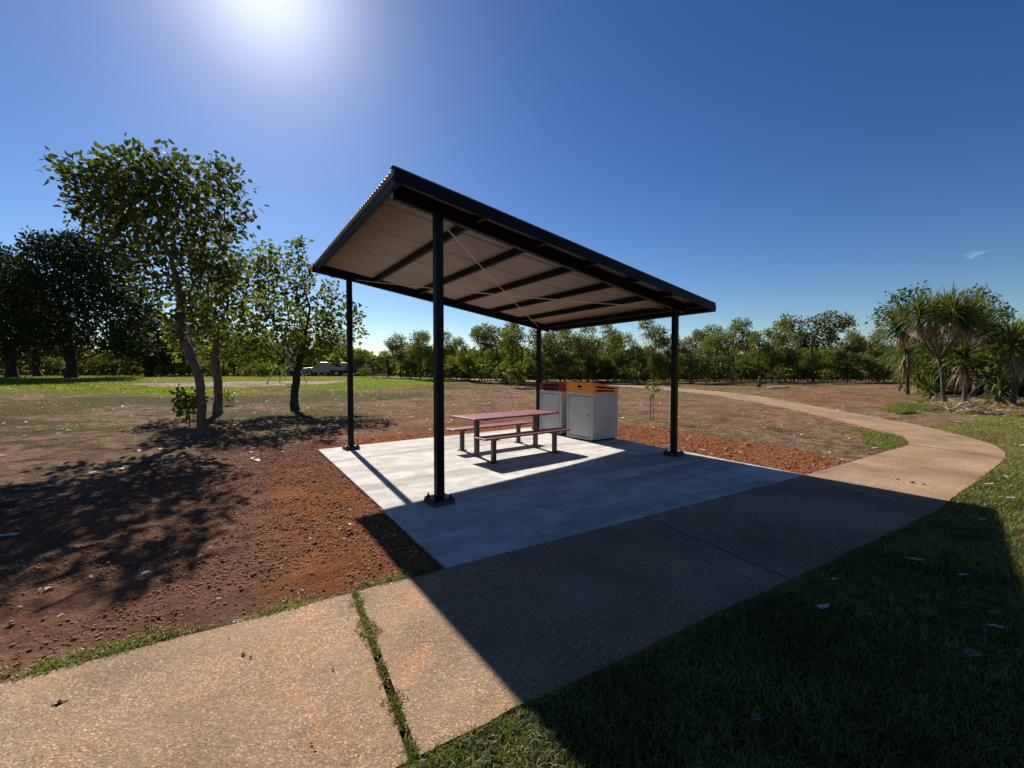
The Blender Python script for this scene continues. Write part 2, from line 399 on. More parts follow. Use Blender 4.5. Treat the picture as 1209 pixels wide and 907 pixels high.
# soil under the mown couch grass on the near right
lawnR=[(-4.0,-1.0)]+[tuple(j[1]) for j in J[2:]]+[tuple(p[1]) for p in fp[1:5]]+[(14.5,13.3),(22,17),(40,20),(60,0),(20,-8)]
z_soil=1-sstep(-.1,.25,sdpoly(X,Y,lawnR))
z_gr=np.maximum(z_gr,(1-sstep(-.2,.4,sdpoly(X,Y,lawnR)))*.5)
z_soil=z_soil*(1-sstep(5,11,X))
# play sand
ps=pxpoly([(150,453),(180,456.5),(300,457),(388,453),(408,449.8),(330,450.4),(200,451.5)])
z_sand=zone(ps,.35)
one=np.ones_like(X)
z_ol=sstep(12,17,np.hypot(X,Y))*np.clip(fbm(X,Y*1.8,.22,71,4)*2.2-.55,0,.75)*(1-z_red)*(1-.65*sstep(-6,4,X))
zz=np.stack([z_or,z_red,z_gr,one],-1).reshape(-1,4);zz2=np.stack([z_soil,z_sand,z_ol,one],-1).reshape(-1,4)
ny,nx=X.shape; idx=np.arange(nx*ny).reshape(ny,nx)
F=np.stack([idx[:-1,:-1],idx[:-1,1:],idx[1:,1:],idx[1:,:-1]],-1).reshape(-1,4)
g=np_mesh('ground',np.stack([X,Y,Z],-1).reshape(-1,3),[F],M['ground'],smooth=True,attrs={'zone':zz,'zone2':zz2})
tag(g,'bare red and brown earth with patches of thin lawn','ground',kind='structure')

# ------------------------------------------------------------------ slab and path
mb=MB()
mb.hexa([(*p,-.12) for p in SLAB],[(*p,0) for p in SLAB])
o=mb.build('concrete_slab',M['concrete'],bevel=.008); tag(o,'new pale concrete slab under the shelter','concrete slab',kind='structure')
mb=MB(); gap=.012
def lerp(a,b,t): return (a[0]+(b[0]-a[0])*t,a[1]+(b[1]-a[1])*t)
for i in range(len(J)-1):
    (a,b),(c,d)=J[i],J[i+1]; L=math.hypot(c[0]-a[0],c[1]-a[1]); t=(gap if i<2 else gap*1.25)/L; t2=t*(1.7 if i in(1,) else 1); t1=t*(1.7 if i==2 else 1)
    n=max(2,int(L/.16)); prevs=None; bot=[];top=[]
    # wavy worn edge: strips of the slab, one island per bay
    ts=np.linspace(t1,1-t2,n+1); ring=[]
    for k,tt in enumerate(ts):
        u=lerp(a,c,tt);w=lerp(b,d,tt)
        j1=(vnoise(u[0],u[1],5,4)-.5)*.022;j2=(vnoise(w[0],w[1],5,8)-.5)*.035
        if u[0]>-.8 and u[0]<4.6: j1=0
        ring.append((u[0]-nrm[0]*j1,u[1]-nrm[1]*j1,w[0]+nrm[0]*j2,w[1]+nrm[1]*j2))
    base=len(mb.v)
    zt=-.006 if i<2 else -.004
    for r_ in ring:
        mb.v+=[(r_[0],r_[1],zt),(r_[2],r_[3],zt),(r_[0],r_[1],-.1),(r_[2],r_[3],-.1)]
    for k in range(n):
        q=base+4*k; mb.f+=[(q,q+1,q+5,q+4),(q,q+4,q+6,q+2),(q+1,q+3,q+7,q+5)]
    mb.f+=[(base,base+2,base+3,base+1),(base+4*n,base+4*n+1,base+4*n+3,base+4*n+2)]
# curved far part
ns=5; P2=[]
def cr(p0,p1,p2,p3,t):
    p0,p1,p2,p3=map(np.array,(p0,p1,p2,p3)); return .5*((2*p1)+(-p0+p2)*t+(2*p0-5*p1+4*p2-p3)*t*t+(-p0+3*p1-3*p2+p3)*t**3)
for i in range(len(fp)-1):
    for k in range(ns):
        t=k/ns; g_=lambda j,e: fp[min(max(j,0),len(fp)-1)][e]
        if i<2: P2.append((np.array(lerp(fp[i][0],fp[i+1][0],t)),np.array(lerp(fp[i][1],fp[i+1][1],t))))
        else: P2.append((cr(g_(i-1,0),g_(i,0),g_(i+1,0),g_(i+2,0),t),cr(g_(i-1,1),g_(i,1),g_(i+1,1),g_(i+2,1),t)))
P2.append((np.array(fp[-1][0]),np.array(fp[-1][1])))
P2[0]=(P2[0][0]+upd*.012,P2[0][1]+upd*.012)
base=len(mb.v);nw=4
for a,b in P2:
    for w in range(nw+1):
        p=a+(b-a)*w/nw; mb.v.append((p[0],p[1],float(land(p[0],p[1]))-.004))
    for p in(a,b): mb.v.append((p[0],p[1],float(land(p[0],p[1]))-.12))
st=nw+3
for i in range(len(P2)-1):
    q=base+i*st
    for w in range(nw): mb.f.append((q+w,q+w+1,q+w+1+st,q+w+st))
    mb.f+=[(q,q+st,q+st+nw+1,q+nw+1),(q+nw,q+nw+2,q+st+nw+2,q+st+nw)]
o=mb.build('path',M['path']); tag(o,'worn exposed aggregate footpath curving away','path',kind='structure')

# ------------------------------------------------------------------ shelter
POST={'fl':np.array([-.895,5.204]),'bl':np.array([-3.364,8.856]),'br':np.array([.743,11.861]),'fr':np.array([3.116,8.168])}
ZL,ZR=3.485,2.785
fu=POST['fr']-POST['fl'];LU=np.linalg.norm(fu);fu/=LU;fv=POST['bl']-POST['fl'];fv/=np.linalg.norm(fv)
pa=-.11612745;pb=-.07656934;pc=3.77594758
def rz_(p,dz=0): return pa*p[0]+pb*p[1]+pc+dz
shel=empty('picnic_shelter',(*POST['fl'],0))
tag(shel,'black steel picnic shelter with a sloping corrugated roof on the concrete slab','shelter')
O=(POST['fl'][0],POST['fl'][1],0)
ang=math.atan2(fu[1],fu[0])
for k,p in POST.items():
    zt=rz_(p,.02); mb=MB(); mb.box((p[0],p[1],(zt+.06)/2),(.1,.1,zt-.06),ang)
    po_=mb.build('post',M['black'],shel,bevel=.008,offset=O)
    mb=MB(); mb.box((p[0],p[1],.0665),(.27,.27,.018),ang); mb.build('base_plate',M['black'],po_,bevel=.002,offset=O)
    mb=MB(); mb.box((p[0],p[1],.029),(.285,.285,.056),ang+R(1.5)); mb.build('grout_pad',M['grout'],po_,bevel=.01,offset=O)
    for a in(-1,1):
        for b in(-1,1):
            q=p+fu*a*.1+np.array([-fu[1],fu[0]])*b*.1; mb=MB()
            mb.tube([(q[0],q[1],.075),(q[0],q[1],.083)],.021,12); mb.tube([(q[0],q[1],.083),(q[0],q[1],.1)],.017,6); mb.tube([(q[0],q[1],.1),(q[0],q[1],.122)],.009,8)
            mb.build('bolt',M['black'],po_,offset=O)
    # cap plate fixings at the top
    n=np.array([fu[1],-fu[0]]); c=p+n*.036
    for s_ in(-.028,.028):
        q=c+fu*s_; mb=MB(); mb.tube([(q[0],q[1],zt+.05),(q[0]+n[0]*.012,q[1]+n[1]*.012,zt+.05)],.012,6)
        mb.build('fixing',M['black'],po_,offset=O)
def line_beam(name,p,q,w,z0,h,mat=M['black']):
    mb=MB(); mb.bar((p[0],p[1],rz_(p,z0)),(q[0],q[1],rz_(q,z0)),w,h); return mb.build(name,mat,shel,bevel=.004,offset=O)
f0=POST['fl']-fu*.565;f1=POST['fr']+fu*.28
line_beam('beam',f0,f1,.075,.004,.178)
b0=POST['bl']-fu*.60;b1=POST['br']+fu*.36
line_beam('beam',b0,b1,.075,.004,.178)
RC={'FL':np.array([-1.22,4.56]),'FR':np.array([3.77,8.06]),'BL':np.array([-4.01,8.70]),'BR':np.array([1.09,12.06])}
def rp(s,t):
    a=RC['FL']+(RC['FR']-RC['FL'])*s;b=RC['BL']+(RC['BR']-RC['BL'])*s; return a+(b-a)*t
for s in (.007,.185,.345,.505,.665,.82,.965):
    line_beam('purlin',rp(s,.012),rp(s,.985),.062,.07,.105)
# corrugated sheet with its thickness
nt=54*10; ss=np.linspace(0,1,7); V=[]
for layer in(0,1):
    for s in ss:
        for k in range(nt+1):
            t=k/nt; p=rp(-.004+s*1.008,-.004+t*1.008); ph=2*PI*54*t
            h=.188+.010*math.cos(ph)
            if (k%100) in (4,5,6): h-=.010
            V.append((p[0]-O[0],p[1]-O[1],rz_(p,h)+(.0 if layer==0 else .0025)))
N=(nt+1)*len(ss);ii=np.arange(N).reshape(len(ss),nt+1)
def grid(i): return np.stack([i[:-1,:-1],i[:-1,1:],i[1:,1:],i[1:,:-1]],-1).reshape(-1,4)
Fa=grid(ii)[:,::-1];Fb=grid(ii+N)
def strip(a,b): return np.stack([a[:-1],a[1:],b[1:],b[:-1]],-1)
edges=[strip(ii[0],ii[0]+N),strip(ii[-1]+N,ii[-1]),strip(ii[:,0]+N,ii[:,0]),strip(ii[:,-1],ii[:,-1]+N)]
np_mesh('roof_sheet',np.array(V),[Fa,Fb]+edges,M['sheet'],shel,smooth=True)
# barge cappings front and back, gutter on the low side
mb=MB()
def barge(t,sgn):
    mb=MB()
    p=rp(-.007,t);q=rp(1.012,t);n=np.array([fu[1],-fu[0]])*sgn
    for (off,w,z0,h) in((.012,.004,.055,.152),):
        a=p+n*off;b=q+n*off; mb.bar((a[0],a[1],rz_(a,z0)),(b[0],b[1],rz_(b,z0)),w,h)
    a=p-n*.035;b=q-n*.035; mb.bar((a[0],a[1],rz_(a,.2025)),(b[0],b[1],rz_(b,.2025)),.085,.0035)
    a=p+n*.006;b=q+n*.006; mb.bar((a[0],a[1],rz_(a,.051)),(b[0],b[1],rz_(b,.051)),.018,.0035)
    mb.build('barge_board',M['black'],shel,offset=O)
barge(0,1);barge(1,-1)
mb=MB(); p=rp(1.003,.0);q=rp(1.003,1.0)
for off,z0,w,h in((.004,.05,.004,.12),(.11,.05,.004,.12),(.057,.047,.11,.004)):
    a=p+fu*off;b=q+fu*off; mb.bar((a[0],a[1],rz_(a,z0)),(b[0],b[1],rz_(b,z0)),w,h)
for e in(p,q):
    a=e+fu*.006;b=e+fu*.108; mb.bar((a[0],a[1],rz_(a,.052)),(b[0],b[1],rz_(b,.052)),.004,.115)
mb.build('gutter',M['black'],shel,offset=O)
def rod(p,q,dz):
    mb=MB(); a=(p[0],p[1],rz_(p,dz));b=(q[0],q[1],rz_(q,dz)); pts=[np.array(a)+(np.array(b)-np.array(a))*t-np.array([0,0,.035*4*t*(1-t)]) for t in np.linspace(0,1,9)]
    mb.tube(pts,.008,8)
    return mb.build('brace_rod',M['rod'],shel,smooth=True,offset=O)
rod(POST['fl']+fu*.12+fv*.18,POST['br']-fu*.08-fv*.1,.045);rod(POST['bl']+fu*.1-fv*.1,POST['fr']-fu*.12+fv*.15,.03)
# hanger bracket on the front beam end
mb=MB(); a=f0-fu*.004; mb.box((a[0],a[1],rz_(a,.09)),(.008,.05,.15),ang); mb.build('bracket',M['swing'],shel,offset=O)

# ------------------------------------------------------------------ picnic table and benches
TD=R(38.8);tu=np.array([math.cos(TD),math.sin(TD)]);tv=np.array([-tu[1],tu[0]])
def furniture(name,label,cat,c,L,Wd,z,nsl,legs,group=None,lw=.075,shift=0):
    e=empty(name,(c[0],c[1],0),TD); tag(e,label,cat,group)
    top='tabletop' if 'table' in name else 'seat'
    mb=MB(); w=Wd/nsl
    for k in range(nsl):
        mb.box((shift,-Wd/2+w*(k+.5),z-.016),(L,w-.006,.032))
    mb.build(top,M['redslat'],e,bevel=.005)
    for s in(-1,1):
        mb=MB(); x=s*legs/2
        mb.box((x,0,(z-.05)/2+.004),(lw,lw,z-.058))
        lg=mb.build('leg',M['legbrown'],e,bevel=.006)
        mb=MB(); mb.box((x,0,z-.044),(.06,Wd*.82,.022)); mb.build('support_bar',M['legbrown'],lg,bevel=.003)
        mb=MB(); mb.box((x,0,.006),(.15,.15,.01)); 
        for a in(-1,1):
            for b in(-1,1): mb.tube([(x+a*.058,b*.058,.01),(x+a*.058,b*.058,.03)],.008,6)
        mb.build('base_plate',M['legbrown'],lg)
    return e
tc=(np.array([-.673,8.079])+np.array([.501,9.026]))/2
furniture('picnic_table','long red-brown picnic table between two matching benches','table',tc,2.12,.80,.765,5,1.5,lw=.08)
fc=(np.array([-.325,7.497])+np.array([.844,8.437]))/2
furniture('picnic_bench','red-brown backless bench on the near side of the picnic table','bench',fc,2.08,.33,.468,2,1.5,'benches beside the picnic table')
rc=(np.array([-1.038,8.71])+np.array([.161,9.633]))/2
furniture('picnic_bench','red-brown backless bench on the far side of the picnic table','bench',rc,2.08,.33,.462,2,1.5,'benches beside the picnic table')

# ------------------------------------------------------------------ bin enclosures
def enclosure(F_,label,lidmat,lidword,turn=False):
    a=R(36.2); e=empty('bin_enclosure',(F_[0],F_[1],0),a); tag(e,label,'bin','bin enclosures on the slab')
    # local x = depth (away from door), local y = width;  door on the x=0 face
    Wd,Dp,H1=.86,.86,1.10; y0=0;y1=Wd; th=.03
    mb=MB()
    mb.box((Dp/2,th/2,.03+H1/2),(Dp,th,H1-.02)); mb.box((Dp/2,Wd-th/2,.03+H1/2),(Dp,th,H1-.02)); mb.box((Dp-th/2,Wd/2,.03+H1/2),(th,Wd-2*th-.004,H1-.02))
    mb.box((.02,.04,.03+H1/2),(.044,.08-.002,H1-.018)); mb.box((.02,Wd-.035,.03+H1/2),(.044,.07-.002,H1-.018)); mb.box((.02,Wd/2,H1-.018),(.042,Wd-.16,.075)); mb.box((.02,Wd/2,.055),(.042,Wd-.16,.05))
    # shallow vertical ribs of the side panel
    for k in range(7): mb.box((.12+k*.105,-.001,.03+H1/2),(.012,.006,H1-.08))
    mb.build('body',M['grey'],e,bevel=.004)
    mb=MB(); mb.box((Dp/2,Wd/2,.012),(Dp-.08,Wd-.08,.024)); mb.build('plinth',M['black'],e)
    mb=MB(); mb.box((.006,Wd/2,.565),(.02,Wd-.176,.94)); dr=mb.build('door',M['greydoor'],e,bevel=.004)
    mb=MB(); mb.tube([(-.02,.13,.60),(.0,.13,.60)],.016,10); mb.build('lock',M['black'],dr)
    for z in(.25,.62,.95):
        mb=MB(); mb.tube([(-.008,Wd-.085,z-.03),(-.008,Wd-.085,z+.03)],.008,8); mb.build('hinge',M['bolt'],dr)
    # interior
    mb=MB(); mb.box((Dp/2,Wd/2,H1-.05),(Dp-.09,Wd-.09,.02)); mb.build('inner_deck',M['darkin'],e)
    # hood: front face with round-topped chute opening, slotted sloping sides
    zb=H1+.012; hf=.235; hb=.175 if turn else .115; x0=-.006;x1=Dp+.006
    def htop(x): return zb+hf+(hb-hf)*(x-x0)/(x1-x0)
    mb=MB(); t=.012
    def plate_xz(yc,quads):
        for q in quads:
            bot=[];top=[]
            for yy,l in((yc-t/2,bot),(yc+t/2,top)):
                for (x,z) in q: l.append((x,yy,z))
            mb.hexa(bot,top)
    ws=[(x0,.10),(.10,.74),(.74,x1)]
    for yc in(-.002,Wd+.002):
        qs=[[(x0,zb),(.10,zb),(.10,htop(.10)),(x0,htop(x0))],[(.72,zb),(x1,zb),(x1,htop(x1)),(.72,htop(.72))]]
        def band(f0,f1,g0=None,g1=None): 
            return [(.10,zb+f0*(htop(.10)-zb)),(.72,zb+f0*(htop(.72)-zb)),(.72,zb+f1*(htop(.72)-zb)),(.10,zb+f1*(htop(.10)-zb))]
        qs+=[band(0,.08),band(.44,.54),band(.86,1)] if turn else [band(0,.17),band(.40,.56),band(.80,1)]
        plate_xz(yc,qs)
    # back face
    mb.hexa([(x1-t,0,zb),(x1,0,zb),(x1,Wd,zb),(x1-t,Wd,zb)],[(x1-t,0,htop(x1)),(x1,0,htop(x1)),(x1,Wd,htop(x1)),(x1-t,Wd,htop(x1))])
    # front face: polygon ring around the arch
    cy,cz,rr=Wd/2,zb+.115,.078
    zt=htop(x0); n=24
    circ=[(cy+rr*math.cos(2*PI*k/n),cz+rr*math.sin(2*PI*k/n)) for k in range(n)]
    def sq(y,z):
        dy,dz=y-cy,z-cz; s=1e9
        if dy>1e-6: s=min(s,(Wd-cy)/dy)
        if dy<-1e-6: s=min(s,(0-cy)/dy)
        if dz>1e-6: s=min(s,(zt-cz)/dz)
        if dz<-1e-6: s=min(s,(zb-cz)/dz)
        return (cy+dy*s,cz+dz*s)
    corners=[(Wd,zt),(0,zt),(0,zb),(Wd,zb)]
    outer=[sq(*c) for c in circ]
    for k in range(n):
        k2=(k+1)%n; quad=[circ[k],circ[k2],outer[k2],outer[k]]
        pts=[quad]
        a1=outer[k];a2=outer[k2]
        for c in corners:
            th1=math.atan2(a1[1]-cz,a1[0]-cy)%(2*PI);th2=math.atan2(a2[1]-cz,a2[0]-cy)%(2*PI);thc=math.atan2(c[1]-cz,c[0]-cy)%(2*PI)
            if th2<th1: th2+=2*PI
            if th1+1e-6<thc<th2-1e-6: pts.append([a1,a2,c])
        for q in pts:
            if len(q)==3:
                vs=[(x0,q[0][0],q[0][1]),(x0,q[1][0],q[1][1]),(x0,q[2][0],q[2][1]),(x0+t,q[0][0],q[0][1]),(x0+t,q[1][0],q[1][1]),(x0+t,q[2][0],q[2][1])]
                mb.add(vs,[(0,1,2),(5,4,3),(0,3,4,1),(1,4,5,2),(2,5,3,0)])
            else:
                bot=[(x0,y,z) for y,z in q];top=[(x0+t,y,z) for y,z in q]; mb.hexa(bot,top)
    # sloping top with a turned-down rim
    mb.hexa([(x0-.012,-.014,htop(x0)),(x1+.01,-.014,htop(x1)),(x1+.01,Wd+.014,htop(x1)),(x0-.012,Wd+.014,htop(x0))],
            [(x0-.012,-.014,htop(x0)+.016),(x1+.01,-.014,htop(x1)+.016),(x1+.01,Wd+.014,htop(x1)+.016),(x0-.012,Wd+.014,htop(x0)+.016)])
    def TR(m):
        if turn: m.v=[(Dp/2-(y-Wd/2),Wd/2+(x-Dp/2),z) for x,y,z in m.v]
        return m
    hd=TR(mb).build('hood',lidmat,e)
    mb=MB(); mb.box((x0+.004,cy,cz-.012),(.010,.150,.020)); mb.box((x0+.004,cy,cz-.060),(.010,.085,.018)); TR(mb).build('chute_bar',M['white'],hd)
    mb=MB(); mb.box((x0-.002,Wd-.13,zb+.004),(.012,.16,.02)); mb.build('latch_strip',M['white'],hd,bevel=.002)
    # added near-black block: stands in for the shade seen through the slots
    if not turn: mb=MB(); mb.hexa([(.05,.06,zb),(Dp-.05,.06,zb),(Dp-.05,Wd-.06,zb),(.05,Wd-.06,zb)],[(.05,.06,htop(.05)-.01),(Dp-.05,.06,htop(Dp)-.01),(Dp-.05,Wd-.06,htop(Dp)-.01),(.05,Wd-.06,htop(.05)-.01)]); mb.build('shade_block',M['darkin'],e)
    return e
enclosure((1.849,9.708),'pale grey bin enclosure with an orange slotted hood, nearer of the pair',M['orange'],'orange')
enclosure((1.253,10.75),'pale grey bin enclosure with a dark red slotted hood behind the table end',M['redlid'],'red',True)

# ------------------------------------------------------------------ trees
def colonize(att,root,trunk,step=.28,infl=2.2,kill=.5,iters=90,seed=0,up=.12,rad0=.006,expo=2.35):
    """space colonisation: att (n,3) points, trunk = starting polyline; returns nodes,parents,radii"""
    r_=np.random.default_rng(seed)
    nodes=[np.array(root,float)];par=[-1]
    for p in trunk:
        p=np.array(p,float);q=nodes[-1];n=max(1,int(np.linalg.norm(p-q)/step))
        for k in range(1,n+1):
            w=r_.normal(0,.02,3); w[2]=0
            nodes.append(q+(p-q)*k/n+(w if k<n else 0));par.append(len(nodes)-2)
    cap=6000; nd=np.zeros((cap,3)); nd[:len(nodes)]=nodes; cnt=len(nodes)
    att=att.copy(); best=np.full(len(att),1e9);bi=np.zeros(len(att),int)
    newlo=0
    for it in range(iters):
        if len(att)==0 or cnt>cap-900: break
        d=np.linalg.norm(att[:,None]-nd[None,newlo:cnt],axis=2); j=d.argmin(1); dm=d[np.arange(len(att)),j]
        m=dm<best; best[m]=dm[m]; bi[m]=j[m]+newlo
        keep=best>kill; att=att[keep];best=best[keep];bi=bi[keep]
        act=best<(infl if it>3 else 1e9)
        if not act.any():
            act=best<best.min()+.3 if len(best) else act
            if not len(best): break
        dirs={}
        for a,b in zip(att[act],bi[act]):
            v=a-nd[b]; v/=np.linalg.norm(v)+1e-9
            if b in dirs: dirs[b]+=v
            else: dirs[b]=v
        newlo=cnt
        for b,v in dirs.items():
            v=v/(np.linalg.norm(v)+1e-9)+r_.normal(0,.16,3)+np.array([0,0,up]); v/=np.linalg.norm(v)
            if cnt>=cap: break
            nd[cnt]=nd[b]+v*step; par.append(b); cnt+=1
    nd=nd[:cnt];par=np.array(par[:cnt])
    acc=np.zeros(cnt); nch=np.zeros(cnt,int)
    for i in range(cnt-1,-1,-1):
        if nch[i]==0: acc[i]=rad0**expo
        if par[i]>=0: acc[par[i]]+=acc[i]; nch[par[i]]+=1
    rad=acc**(1/expo)
    return nd,par,rad,nch
def skeleton_mesh(nd,par,rad,n0=8,minr=0):
    mb=MB(); cnt=len(nd); ch=[[] for _ in range(cnt)]
    for i,p in enumerate(par):
        if p>=0: ch[p].append(i)
    stack=[(0,None)]
    while stack:
        s,pp=stack.pop(); pts=[];rr=[]
        if pp is not None: pts.append(nd[pp]);rr.append(min(rad[pp],rad[s]*1.15))
        i=s
        while True:
            pts.append(nd[i]);rr.append(rad[i])
            c=ch[i]
            if not c: break
            c=sorted(c,key=lambda k:-rad[k])
            for k in c[1:]:
                if rad[k]>=minr: stack.append((k,i))
            i=c[0]
            if rad[i]<minr: break
        if len(pts)<2: continue
        r=max(rr); n=n0 if r>.05 else (5 if r>.015 else 3)
        mb.tube(pts,rr,n,cap=False)
    return mb
def leaf_mesh(P,D_,size,seed=0,wid=.5,flat=.35,fold=.25,jit=.35):
    """folded leaves: P (n,3) stalk points, D_ (n,3) directions"""
    r_=np.random.default_rng(seed); n=len(P)
    L=size*(1+jit*(r_.random(n)*2-1))
    d=D_/(np.linalg.norm(D_,axis=1)[:,None]+1e-9)
    nr=r_.normal(0,1,(n,3)); nr[:,2]+=flat*2; s=np.cross(d,nr); s/=np.linalg.norm(s,axis=1)[:,None]+1e-9
    up=np.cross(s,d)
    L=L[:,None];w=L*wid*.5
    v0=P;v1=P+d*L*.35+s*w+up*w*fold;v2=P+d*L*.75+s*w*.75+up*w*fold*.6;v3=P+d*L-up*L*.06;v4=P+d*L*.75-s*w*.75+up*w*fold*.6;v5=P+d*L*.35-s*w+up*w*fold
    V=np.stack([v0,v1,v2,v3,v4,v5],1).reshape(-1,3)
    b=np.arange(n)[:,None]*6
    F_=np.concatenate([b+np.array([[0,1,2,3]]),b+np.array([[0,3,4,5]])])
    return V,F_
def blob_points(blobs,n,seed):
    r_=np.random.default_rng(seed); B_=np.array(blobs,float); vol=B_[:,3]*B_[:,4]*B_[:,5]; pr=vol/vol.sum(); out=[]
    k=r_.choice(len(B_),n,p=pr)
    d=r_.normal(0,1,(n,3)); d/=np.linalg.norm(d,axis=1)[:,None]; rr=r_.random(n)**(1/2.2)
    return B_[k,:3]+d*rr[:,None]*B_[k,3:6]
def tree(name,label,loc,blobs,trunk,mats,natt=500,nleaf=6,lsize=.14,seed=0,lr=.22,wid=.5,step=.28,kill=.5,droop=-.3,rad0=.006,group=None,cat='tree',minr=0,tipfrac=1.0,expo=2.35,infl=2.2,n0=8,flat=.35,sub_holes=None,rroot=None):
    e=empty(name,loc); tag(e,label,cat,group)
    att=blob_points(blobs,natt,seed)
    if sub_holes:
        for (hx,hy,hz,hr) in sub_holes:
            att=att[np.linalg.norm((att-np.array([hx,hy,hz]))/hr,axis=1)>1]
    nd,par,rad,nch=colonize(att,(0,0,-.08),trunk,step=step,kill=kill,seed=seed,rad0=rad0,expo=expo,infl=infl)
    racc=rad.copy()
    if rroot: rad=rad0*(rad/rad0)**(math.log(rroot/rad0)/math.log(max(rad[0],rad0*1.5)/rad0))
    # flare at the foot
    fl=np.clip(1-nd[:,2]/.35,0,1); rad=rad*(1+.35*fl*(nd[:,2]<.35))
    mb=skeleton_mesh(nd,par,rad,n0,minr); mb.build('trunk',mats[1],e,smooth=True)
    r_=np.random.default_rng(seed+5)
    ntr=np.arange(len(nd)); tips=ntr[(racc<rad0*2.1)&(ntr>len(trunk)*2)]
    if tipfrac<1: tips=tips[r_.random(len(tips))<tipfrac]
    T=np.repeat(tips,nleaf); P=nd[T]+r_.normal(0,lr*.5,(len(T),3)); 
    out=P-nd[par[T]]; Dd=out/(np.linalg.norm(out,axis=1)[:,None]+1e-9)+r_.normal(0,.6,(len(T),3)); Dd[:,2]+=droop
    cs=lsize*4; kk=np.zeros(len(P),bool)
    for of in(0,.5):   # no lone leaves far out on a bare twig
        q=np.floor(P/cs+of).astype(int); _,inv,cn=np.unique(q,axis=0,return_inverse=True,return_counts=True); kk|=cn[inv.ravel()]>=nleaf*1.6
    if kk.sum()>30: P=P[kk];Dd=Dd[kk]
    V,F_=leaf_mesh(P,Dd,lsize,seed+9,wid,flat)
    np_mesh('crown',V,[F_],mats[0],e)
    return e
def px_blobs(base,dist,lst,depth=1.0):
    """crown masses (px,py,rx,ry[,dy]) around a tree standing at base"""
    s=FPX/dist; bx=CX+FPX*base[0]/base[1]; out=[]
    for b in lst:
        px,py,rx,ry=b[:4]; dy=b[4] if len(b)>4 else 0
        X_=(px-CX)/FPX*(base[1]+dy); zz_=EYE+ray(px,py)[2]/ray(px,py)[1]*(base[1]+dy)
        out.append((X_-base[0],dy,zz_-base[2],rx/s,max(rx,ry)/s*depth,ry/s))
    return out
def px_line(base,lst):
    out=[]
    for b in lst:
        px,py=b[:2]; dy=b[2] if len(b)>2 else 0; Yd=base[1]+dy
        r_=ray(px,py); out.append(((px-CX)/FPX*Yd/ (1)-base[0],dy,EYE+r_[2]/r_[1]*Yd-base[2]))
    return out
g_near='young trees beside the shelter'
b1_=gp(237,513); 
bl=px_blobs(b1_,b1_[1],[(100,205,34,18,.2),(128,215,38,28,-.3),(160,198,45,30,.3),(178,232,55,38,-.5),(130,250,45,28,.4),(210,205,38,28,.5),(262,215,34,34,-.3),(268,252,36,34,.5),(225,270,50,38,.9),(165,285,45,24,.2),(205,310,45,28,-.6),(262,310,36,32,.3),(240,345,34,26,.9),(186,330,22,16,.6),(165,345,26,16,.2),(245,372,26,18,-.3),(140,300,24,16,-.5),(190,372,16,12,-.4)],.9)
tree('shade_tree','tallest near tree with a leaning pinkish trunk and crown spreading left',b1_,bl,px_line(b1_,[(238,480),(235,446,.05),(224,412,.1),(213,384,.1),(217,352,.1)]),(M['leafA'],M['bark']),natt=1600,nleaf=16,lsize=.145,seed=11,rroot=.10,lr=.36,wid=.62,step=.2,kill=.34,rad0=.0062,group=g_near,expo=2.15,infl=1.6)
b2_=gp(258,488)
bl=px_blobs(b2_,b2_[1],[(250,330,28,24,.3),(285,330,30,30,-.4),(300,370,28,26,.5),(262,380,34,26,-.5),(225,370,28,24,.5),(310,300,20,18,.2),(285,405,28,16,.6),(232,405,22,14,.2),(318,335,18,20,0),(215,418,16,12,.3),(205,395,18,14,-.3),(240,300,22,18,.2),(300,415,20,12,-.3)],.9)
tree('shade_tree','forked tree with yellow green leaves just behind the leaning tree',b2_,bl,px_line(b2_,[(257,462),(255,430,.1),(256,400,.1)]),(M['leafB'],M['bark']),natt=1200,nleaf=20,lsize=.16,seed=5,rroot=.14,lr=.38,wid=.6,step=.26,kill=.45,rad0=.0066,group=g_near,expo=2.15)
b3_=gp(349,484)
bl=px_blobs(b3_,b3_[1],[(350,292,17,24,.1),(330,315,22,24,-.4),(368,325,20,22,.5),(318,352,20,24,.4),(352,355,26,24,-.3),(392,340,16,16,.2),(392,372,24,22,.2),(422,362,14,18,.1),(420,395,16,16,.3),(335,390,30,22,.5),(375,402,34,18,-.4),(308,390,16,18,.2),(405,420,18,10,.4),(318,415,22,12,-.2),(355,375,30,24,.3)],.9)
tree('shade_tree','open crowned tree left of the back post, forking low from a dark trunk',b3_,bl,px_line(b3_,[(348,460),(350,440,.05),(358,415,.1)]),(M['leafB'],M['barkd']),natt=1200,nleaf=21,lsize=.16,seed=8,rroot=.15,lr=.34,wid=.6,step=.26,kill=.45,rad0=.0066,group=g_near,expo=2.1)
# suckers at the foot of the leaning tree, small seedlings
def sprig(label,px,py,h,w,mat,seed,name='shrub',nl=7,ls=.12,group=None,natt=60,stem='bark2'):
    p=gp(px,py); bl=[(0,0,h*.62,w*.5,w*.5,h*.42),(0,0,h*.35,w*.35,w*.35,h*.2)]
    return tree(name,label,p,bl,[(0,0,h*.18)],(mat,M[stem]),natt=natt,nleaf=nl,lsize=ls,seed=seed,lr=ls*1.3,wid=.55,step=h*.1,kill=h*.11,rad0=.004,group=group,cat='shrub',infl=h*1.5)
sprig('small leafy sucker shrub growing at the foot of the leaning tree',224,503,1.0,.75,M['leafB'],31)
sprig('tiny bright green seedling behind the leaning tree',270,478,.7,.4,M['leafY'],32,natt=25)
sprig('rounded bright green bush on the open ground left of the bins',609,458,1.7,1.4,M['leafB'],33,natt=160,ls=.2,nl=8)
